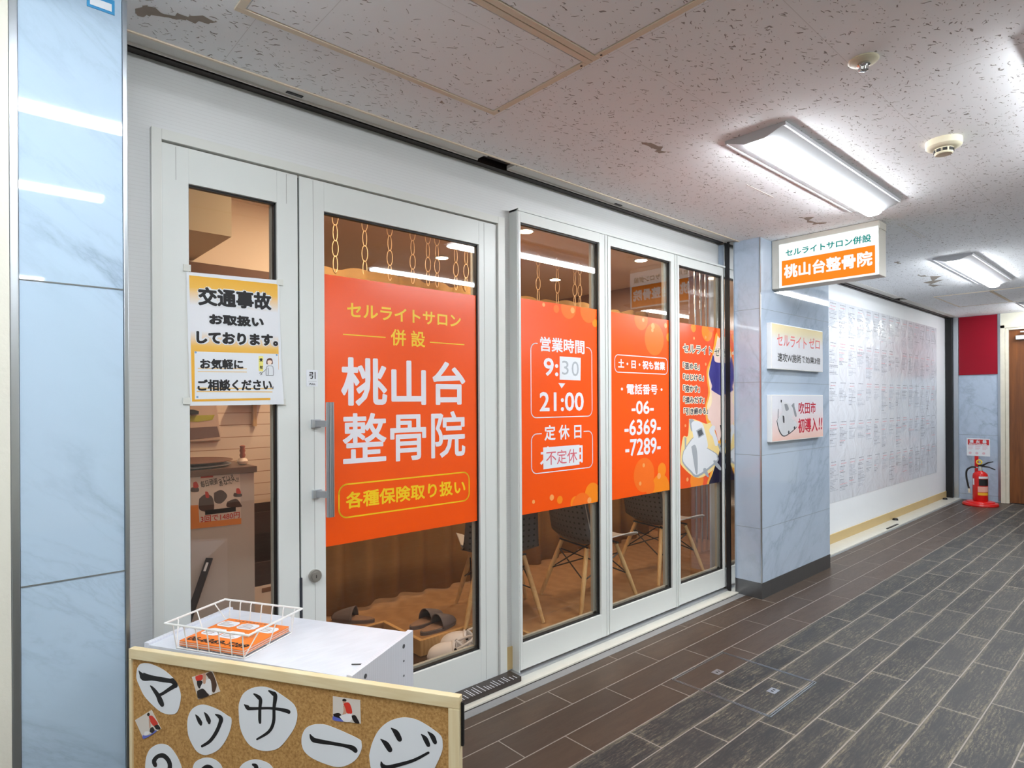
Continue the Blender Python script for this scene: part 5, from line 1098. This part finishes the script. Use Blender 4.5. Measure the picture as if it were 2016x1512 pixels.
# curtain on chains
YCU = 3.42
CURT = mat('curtain_fabric', (146, 112, 64), 0.8, var=0.06, vscale=20, bmp=0.1, bscale=300)
ctop = aty(640, 519, YCU).z
def curtf(u, v):
    x = 1.52+u*3.3; ph = x*2*math.pi/0.21
    a = 0.032*math.sin(ph+0.7*math.sin(x*3.1))+0.012*math.sin(x*9.3)
    return (x, YCU+a*(0.55+0.45*v), SHOPZ+0.02+0.012*math.sin(x*7)+(ctop-SHOPZ-0.02)*(1-v) - (0.018*(0.5+0.5*math.cos(x*2*math.pi/0.21)) if v == 0 else 0))
b = MB(); b.grid(curtf, 220, 10); q = b.build('curtain', CURT, smooth=True, solid=0.003); tag(q, 'long brown curtain hung on chains behind the orange films', 'curtain')
def chain(x, y, z0, z1):
    b = MB(); L = 0.100; step = L-0.007; z = z1; k = 0
    while z > z0:
        a = 0.3 if k % 2 else -0.5; pts = [(x+0.0175*math.cos(t)*math.cos(a), y+0.0175*math.cos(t)*math.sin(a), z-L/2+L/2*math.sin(t)) for t in [2*math.pi*i/14 for i in range(14)]]
        b.tube(pts, 0.0021, 6, True); z -= step; k += 1
    q = b.build('curtain_chain', mat('ivory_chain', (246, 214, 170), 0.5, var=0.02)); q['label'] = 'ivory plastic chain of long links holding up the brown curtain'; q['category'] = 'chain'; q['group'] = 'chains holding the curtain'
for px, py in ((657, 470), (715, 480), (764, 480), (809, 500), (839, 500), (857, 505), (894, 520), (914, 520), (1056, 560), (1094, 590), (1128, 590), (1138, 590)):
    p = aty(px, py, YCU); chain(p.x, YCU-0.02, ctop-0.03, SZC)

# chairs with wooden legs
SHELL = mat('grey_plastic_shell', (186, 182, 178), 0.4, var=0.03); COVER = m_holes(); LEG = m_wood('beech_leg', (196, 156, 100), (216, 178, 122), (6, 6, 1), 4, 0.5)
def make_chair():
    t = thing('shell_chair', '', 'chair', (0, 0, 0), 0, 'shell chairs along the shop windows')
    prof = smooth_line([(0.235, 0.385), (0.20, 0.402), (0.10, 0.398), (-0.03, 0.385), (-0.12, 0.392), (-0.172, 0.440), (-0.198, 0.54), (-0.222, 0.68), (-0.236, 0.80)], 4); NP = len(prof)-1
    def sf(off=0, w=1.0):
        def f(u, v):
            i = u*NP; k = min(int(i), NP-1); fr = i-k; x = prof[k][0]*(1-fr)+prof[k+1][0]*fr; z = prof[k][1]*(1-fr)+prof[k+1][1]*fr
            s = (v-0.5)*2; hw = (0.225 if u < 0.45 else 0.225-0.035*(u-0.45)/0.55)*w; hw *= math.sqrt(max(0.0, 1-max(0, u-0.86)**2*22)) * math.sqrt(max(0.05, 1-max(0, 0.10-u)**2*30))
            back = max(0, min(1, (u-0.45)/0.2)); return (x+0.05*s*s*back-off*back, s*hw, z+0.045*s*s*(1-back)-off*(1-back))
        return f
    b = MB(); b.grid(sf(), 28, 14); b.build('seat_shell', SHELL, t, smooth=True, solid=0.008)
    b = MB(); n0 = 0.46
    fo, fi = sf(0.012, 1.03), sf(-0.012, 1.03)
    b.grid(lambda u, v: fo(n0+(1-n0)*u, v), 16, 12); b.grid(lambda u, v: fi(n0+(1-n0)*u, v), 16, 12); b.build('back_cover', COVER, t, smooth=True, solid=0.004)
    b = MB(); b.tube([(0.12, -0.15, 0.375), (0.12, 0.15, 0.375)], 0.006); b.tube([(-0.12, -0.15, 0.372), (-0.12, 0.15, 0.372)], 0.006)
    pts = {}
    for sx_ in (1, -1):
        for sy_ in (1, -1): pts[(sx_, sy_)] = (Vector((sx_*0.115, sy_*0.135, 0.365)), Vector((sx_*0.225, sy_*0.225, 0.0)))
    for k, (a, c) in pts.items():
        mid = a.lerp(c, 0.42); low = a.lerp(c, 0.5); hi = a.lerp(c, 0.14)
        for k2 in ((k[0], -k[1]), (-k[0], k[1])):
            a2, c2 = pts[k2]; b.tube([low, a2.lerp(c2, 0.14)], 0.0042, 6)
    b.build('wire_struts', BLACK, t)
    for a, c in pts.values():
        b = MB(); b.tube([a, a.lerp(c, 0.5), c], [0.013, 0.0155, 0.011], 12); b.build('leg', LEG, t, smooth=True)
    return t
spots = [(2.40, 2.80, 1.04, 'shell chair with a perforated charcoal back, nearest the shop door'), (3.00, 2.60, -0.22, 'shell chair standing between the first and second shop windows'), (3.82, 2.62, -0.22, 'shell chair standing between the second and third shop windows')]
ch0 = make_chair()
for i, (x, y, a, lab) in enumerate(spots):
    o = ch0 if i == 0 else dup(ch0); o.location = (x, y, SHOPZ); o.rotation_euler = (0, 0, a); o['label'] = lab

# slippers and clogs
SLIP = mat('grey_slipper', (106, 96, 94), 0.7, var=0.05); SLIPI = mat('slipper_insole', (142, 112, 90), 0.7)
def slipper(x, y, z, a, label, group, dark=False):
    t = thing('slipper', label, 'slipper', (x, y, z), 0, group)
    out = [(0.13*math.cos(k), 0.047*math.sin(k)*(1+0.12*math.cos(k))) for k in [2*math.pi*i/28 for i in range(28)]]
    b = MB(); b.prism([(x+p, y+q, z) for p, q in out], (0, 0, 0.018)); b.build('sole', SLIP, t)
    b = MB(); b.prism([(x+p*0.94, y+q*0.9, z+0.0182) for p, q in out], (0, 0, 0.003)); b.build('insole', SLIPI, t)
    def up(u, v):
        px = -0.01+u*0.138; w = 0.050*math.sqrt(max(0.02, 1-(max(0, px)/0.135)**2)); h = 0.060*(1-u)**0.6+0.012; an = math.pi*v
        return (x+px, y+w*math.cos(an), z+0.014+h*math.sin(an))
    b = MB(); b.grid(up, 10, 14); b.build('upper', SLIP, t, smooth=True, solid=0.005)
    t.rotation_euler = (0, 0, a); return t
slipper(1.985, 2.945, SHOPZ, 0.22, 'grey slipper of the pair on the wooden floor, farther from the glass', 'pair of grey slippers on the shop floor'); slipper(1.985, 2.83, SHOPZ, 0.16, 'grey slipper of the pair on the wooden floor, nearer the glass', 'pair of grey slippers on the shop floor')
p = atz(672, 1219, SHOPZ+0.01); slipper(p.x+0.05, p.y-0.05, SHOPZ, 2.25, 'single dark slipper by the curtain, above the cabinet top', None)
CLOG = mat('white_foam_clog', (226, 218, 212), 0.55, var=0.03)
def clog(x, y, z, a, label):
    t = thing('foam_clog', label, 'clog', (x, y, z), 0, 'pair of white foam clogs behind the door glass')
    def w_(s): return 0.050*math.sqrt(max(0.0, 1-abs(2*s-1)**3.2))*(0.82+0.30*s)
    b = MB(); N = 24; L = [(-0.135+0.27*k/N, w_(k/N)) for k in range(N+1)]
    b.prism([(x+p, y+q, z) for p, q in L]+[(x+p, y-q, z) for p, q in L[::-1][1:-1]], (0, 0, 0.026)); b.build('sole', CLOG, t)
    def toe(u, v):
        s = 0.50+0.5*u; px = -0.135+0.27*s; an = math.pi*v; w = w_(s)*1.03; h = 0.062*math.sqrt(max(0.0, 1-(max(0, u-0.15)/0.85)**2.4)); return (x+px, y+w*math.cos(an), z+0.022+h*math.sin(an))
    b = MB(); b.grid(toe, 14, 16); b.build('toe_cap', CLOG, t, smooth=True, solid=0.006)
    def sidew(u, v):
        s = 0.50*(1-u); px = -0.135+0.27*s; w = w_(s)*1.02
        return px, w
    b = MB(); pts = [(sidew(k/12, 0)) for k in range(13)]
    rimp = [(x+p, y+q, z+0.040+0.036*max(0, 1-k/4)) for k, (p, q) in enumerate(pts)]; rimm = [(x+p, y-q, z+0.040+0.036*max(0, 1-k/4)) for k, (p, q) in enumerate(pts)]
    ring = rimp+rimm[::-1][1:]
    for A, B_ in zip(ring, ring[1:]): b.quad((A[0], A[1], z+0.02), (B_[0], B_[1], z+0.02), B_, A)
    b.build('heel_wall', CLOG, t, smooth=True, solid=0.006)
    b = MB(); b.prism([(x+p*0.95-0.004, y+q*0.85, z+0.0262) for p, q in L[:13]]+[(x+p*0.95-0.004, y-q*0.85, z+0.0262) for p, q in L[:13][::-1][:-1]], (0, 0, 0.002)); b.build('insole', mat('clog_insole', (150, 140, 134), 0.7), t)
    b = MB(); b.tube(ring, 0.006, 8); arc = [(x+0.0+0.012*math.sin(math.pi*k/10), y+w_(0.5)*1.03*math.cos(math.pi*k/10), z+0.03+0.058*math.sin(math.pi*k/10)) for k in range(11)]; b.tube(arc, 0.006, 8); b.build('collar', CLOG, t, smooth=True)
    b = MB(); arc = [(x-0.005-0.085*math.sin(math.pi*k/14), y+0.054*math.cos(math.pi*k/14), z+0.072+0.035*math.sin(math.pi*k/14)) for k in range(15)]; b.tube(arc, 0.006, 8); b.build('heel_strap', CLOG, t, smooth=True)
    b = MB()
    for s in (1, -1): b.cyl((x-0.004, y+s*0.049, z+0.072), (x-0.004, y+s*0.060, z+0.072), 0.007, n=14)
    b.build('strap_rivet', BLACK, t)
    t.rotation_euler = (0, 0, a); t.scale = (1.08, 1.08, 1.15); return t
clog(1.915, 2.575, -0.002, 2.45, 'white foam clog in the entry, next to the cabinet corner'); clog(2.05, 2.655, -0.002, 2.45, 'white foam clog in the entry, beside the door stile')

# counter and things around it
CZ, CYF = 1.05, 2.99; cr = aty(500.5, 911.5, CYF).x
CNT = mat('counter_grey_white', (196, 186, 178), 0.45, var=0.02)
ct = thing('reception_counter', 'grey-white reception counter with a dark top behind the narrow glass panel', 'counter', (0.5, CYF+0.25, SHOPZ))
b = MB(); b.box((SX0+0.02, CYF, 0.0), (cr, CYF+0.50, CZ-0.03), 0.003); b.build('body', CNT, ct)
b = MB(); b.box((SX0+0.02, CYF-0.01, CZ-0.03), (cr+0.01, CYF+0.51, CZ), 0.003); b.build('countertop', mat('dark_brown_top', (104, 76, 60), 0.35, var=0.05), ct)
p0 = aty(374, 903, CYF+0.12).x; p1 = aty(464, 903, CYF+0.12).x
q = thing('serving_tray', 'flat brown tray on a white dish, lying on the counter', 'tray', ((p0+p1)/2, CYF+0.16, CZ))
b = MB(); cx_ = p1-0.19
b.lathe((cx_, CYF+0.17, CZ), [(0.11, 0.0), (0.175, 0.008), (0.178, 0.011), (0.10, 0.010)], 32); b.build('dish', PAPER, q, smooth=True)
b = MB(); b.lathe((cx_, CYF+0.17, CZ+0.011), [(0.12, 0.0), (0.185, 0.018), (0.182, 0.020), (0.11, 0.008)], 32); b.build('tray', mat('tray_brown', (110, 66, 44), 0.35), q, smooth=True)
p = aty(477.5, 906, CYF+0.10)
q = thing('figurine', 'small round white pot with a red-brown neck at the counter end', 'ornament', (p.x, CYF+0.10, CZ))
b = MB(); b.lathe((p.x, CYF+0.10, CZ), [(0.010, 0.0), (0.022, 0.006), (0.025, 0.018), (0.018, 0.030), (0.010, 0.034)], 24); b.build('pot', mat('pot_white', (226, 206, 190), 0.4), q, smooth=True)
b = MB(); b.lathe((p.x, CYF+0.10, CZ+0.033), [(0.010, 0.0), (0.014, 0.014), (0.010, 0.024), (0.014, 0.036), (0.010, 0.046), (0.013, 0.058), (0.006, 0.062)], 20); b.build('neck', mat('neck_redbrown', (156, 78, 52), 0.5), q, smooth=True)
PCN = Plane((0, CYF-0.001, 0), (1, 0, 0), (0, 0, 1)); C3 = lambda x, y: (360+x/3.4375, 790+y/3.4375)
q = thing('counter_poster', 'small poster with massage pictures and a red price stuck to the counter front', 'poster', PCN.px(*C3(220, 860)))
b = MB(); pxpoly(b, PCN, [C3(-80, 500), C3(385, 470), C3(395, 830), C3(-80, 880)], 0.0004); flat(b, 'sheet', mat('poster_sheet', (222, 208, 196), 0.4), q)
b = MB(); pxpoly(b, PCN, [C3(-80, 840), C3(395, 790), C3(395, 830), C3(-80, 880)], 0.0008); pxpoly(b, PCN, [C3(-80, 720), C3(48, 705), C3(104, 700), C3(112, 820), C3(-80, 845)], 0.0008); flat(b, 'orange_fields', mat('print_orange', (226, 140, 70), 0.4), q)
b = MB(); text(b, PCN, '毎日頑張っている', pbox(PCN, C3(118, 535), C3(345, 530)) if False else (PCN.uv(*C3(118, 560))[0], PCN.uv(*C3(230, 560))[1], PCN.uv(*C3(345, 520))[0], PCN.uv(*C3(230, 516))[1]), 0.0004, 0.001, rot=0.16)
text(b, PCN, 'あなたへ!!', (PCN.uv(*C3(245, 560))[0], PCN.uv(*C3(310, 562))[1], PCN.uv(*C3(378, 520))[0], PCN.uv(*C3(310, 524))[1]), 0.0004, 0.001, rot=0.16); rect(b, PCN, *pbox(PCN, C3(150, 738), C3(358, 745)), 0.001); flat(b, 'dark_lettering', INK, q)
b = MB(); text(b, PCN, '3回で1480円', (PCN.uv(*C3(120, 800))[0], PCN.uv(*C3(250, 806))[1], PCN.uv(*C3(384, 760))[0], PCN.uv(*C3(250, 762))[1]), 0.0004, 0.001); rect(b, PCN, *pbox(PCN, C3(120, 506), C3(205, 514)), 0.001); flat(b, 'red_lettering', mat('print_red', (196, 50, 40), 0.4), q)
b = MB()
for P_ in ([(110, 660), (150, 630), (200, 650), (205, 740), (115, 735)], [(210, 620), (260, 600), (300, 640), (260, 690), (215, 680)], [(300, 680), (360, 660), (395, 700), (390, 715), (300, 715)], [(56, 585), (100, 580), (106, 610), (56, 612)], [(345, 620), (395, 625), (395, 645), (345, 645)]): pxpoly(b, PCN, [C3(*p) for p in P_], 0.0009, True)
flat(b, 'picture_dark', mat('print_brown', (82, 62, 58), 0.4), q)
b = MB()
for P_ in ([(150, 610), (170, 615), (178, 650), (155, 650)], [(70, 550), (92, 545), (106, 580), (72, 585)], [(362, 590), (380, 590), (392, 622), (362, 622)]): pxpoly(b, PCN, [C3(*p) for p in P_], 0.0011, True)
flat(b, 'picture_red', mat('print_red', (196, 50, 40), 0.4), q)
# pouch, bracket
PLN = Plane((0, YL-0.03, 0), (1, 0, 0), (0, 0, 1))
q = thing('hanging_pouch', 'clear hanging pouch with a green item on the lined partition', 'pouch', PLN.px(400, 870))
b = MB(); pts = [PLN.uv(*C3(*p)) for p in ((-90, 0), (232, 20), (260, 265), (-90, 285))]; b.prism([PLN.pt(*p) for p in pts], (0, 0.028, 0)); b.build('bag', mat('frosted_plastic', (196, 170, 150), 0.25, var=0.08), q, bev=0.006)
b = MB(); pts = [PLN.uv(*C3(*p)) for p in ((-60, 100), (215, 92), (200, 125), (100, 140), (-60, 130))]; b.prism([PLN.pt(*p, 0.002) for p in pts], (0, 0.003, 0)); b.build('green_item', mat('yellow_green', (170, 168, 40), 0.5), q)
b = MB(); pts = [PLN.uv(*C3(*p)) for p in ((-60, 60), (60, 56), (98, 66), (96, 88), (-60, 92))]; b.prism([PLN.pt(*p, 0.03) for p in pts], (0, 0.03, 0)); b.build('clip', BLACK, q)
b = MB(); pts = [PLN.uv(*C3(*p)) for p in ((40, 180), (232, 170), (250, 240), (40, 262))]; b.prism([PLN.pt(*p, 0.002) for p in pts], (0, 0.003, 0)); b.build('dark_item', mat('pouch_brown', (112, 84, 76), 0.5), q)
a0 = aty(455, 796, YL-0.02); a1 = aty(516, 798, YL-0.02)
q = thing('wall_bracket', 'small wooden shelf bracket on the lined partition under the yellow notice', 'bracket', (a0.x, YL, a0.z))
LW = MATS['step_wood'] if 'step_wood' in MATS else LEG
b = MB(); b.box((a0.x, YL-0.10, a0.z), (a1.x, YL-0.001, a0.z+0.02)); b.build('shelf', LEG, q); p = aty(501, 815, YL-0.02); b = MB(); b.box((p.x-0.010, YL-0.03, p.z-0.07), (p.x+0.010, YL-0.001, a0.z)); b.build('arm', LEG, q)
# shoe horn
h0, h1 = aty(375, 1208, CYF-0.10), aty(412, 1100, CYF-0.02)
q = thing('shoehorn', 'long black shoehorn with an eyelet leaning on the counter front', 'shoehorn', (h0.x, CYF-0.1, 0))
dz = (h1-h0)/(h1.z-h0.z); base_ = h0+dz*(0.0-h0.z)
b = MB(); W_ = 0.016
for k in range(9):
    s0, s1 = k/9, (k+1)/9; A = base_.lerp(h1, s0); B_ = base_.lerp(h1, s1)
    b.box(A.lerp(B_, 0.5)-Vector((W_, 0.004, (B_-A).length*0.54)), A.lerp(B_, 0.5)+Vector((W_, 0.004, (B_-A).length*0.54)), 0.002, rot=(B_-A).to_track_quat('Z', 'Y').to_matrix() @ Matrix.Rotation(math.pi/2*0, 3, 'Z'))
b.build('blade', mat('shoehorn_black', (34, 32, 32), 0.35), q)
b = MB(); e_ = base_.lerp(h1, 0.95); b.box(e_-Vector((0.006, 0.006, 0.02)), e_+Vector((0.006, 0.005, 0.02)), 0.003, rot=(h1-base_).to_track_quat('Z', 'Y').to_matrix()); b.build('eyelet', PAPER, q)
# boxes to the side of the counter
x0 = cr+0.03; YBX = 3.20
bz0, bz1 = aty(520, 1226, YBX).z, aty(520, 1152, YBX).z
q = thing('storage_box', 'white storage box with a handle slot beside the counter', 'box', (x0+0.2, YBX+0.15, SHOPZ))
b = MB(); b.box((x0, YBX, SHOPZ), (x0+0.36, YBX+0.30, bz1), 0.004); b.build('body', mat('box_white', (222, 202, 182), 0.5), q)
p = aty(529, 1160, YBX); b = MB(); b.box((p.x-0.035, YBX-0.002, p.z-0.012), (p.x+0.035, YBX+0.004, p.z+0.012), 0.005); b.build('handle_slot', mat('slot_brown', (128, 88, 62), 0.6), q)
dz1 = aty(520, 1007, YBX).z
q = thing('dark_crate', 'dark brown crate stacked on the white storage box beside the counter', 'crate', (x0+0.2, YBX+0.15, bz1))
b = MB(); t_ = 0.012
b.box((x0, YBX, bz1+0.001), (x0+0.34, YBX+0.30, bz1+t_)); b.box((x0, YBX, bz1+t_), (x0+t_, YBX+0.3, dz1)); b.box((x0+0.34-t_, YBX, bz1+t_), (x0+0.34, YBX+0.3, dz1)); b.box((x0+t_, YBX+0.3-t_, bz1+t_), (x0+0.34-t_, YBX+0.3, dz1)); b.box((x0+t_, YBX, bz1+t_), (x0+0.34-t_, YBX+t_, bz1+0.12)); b.box((x0, YBX-0.003, dz1-0.11), (x0+0.34, YBX, dz1), 0.002)
b.build('body', mat('crate_dark', (62, 44, 38), 0.5, var=0.08), q)
# steel poles by the third window
for i, px in enumerate((1368, 1379, 1389)):
    p = aty(px, 560, 2.75); q = MB().cyl((p.x, 2.75, SHOPZ), (p.x, 2.75, SZC), 0.011, n=14).build('steel_pole', CHROME, smooth=True)
    tag(q, 'upright chrome pole behind the third shop window, ' + ('first from the middle window', 'second of the three', 'nearest the marble pillar')[i], 'pole', 'upright chrome poles in the shop')
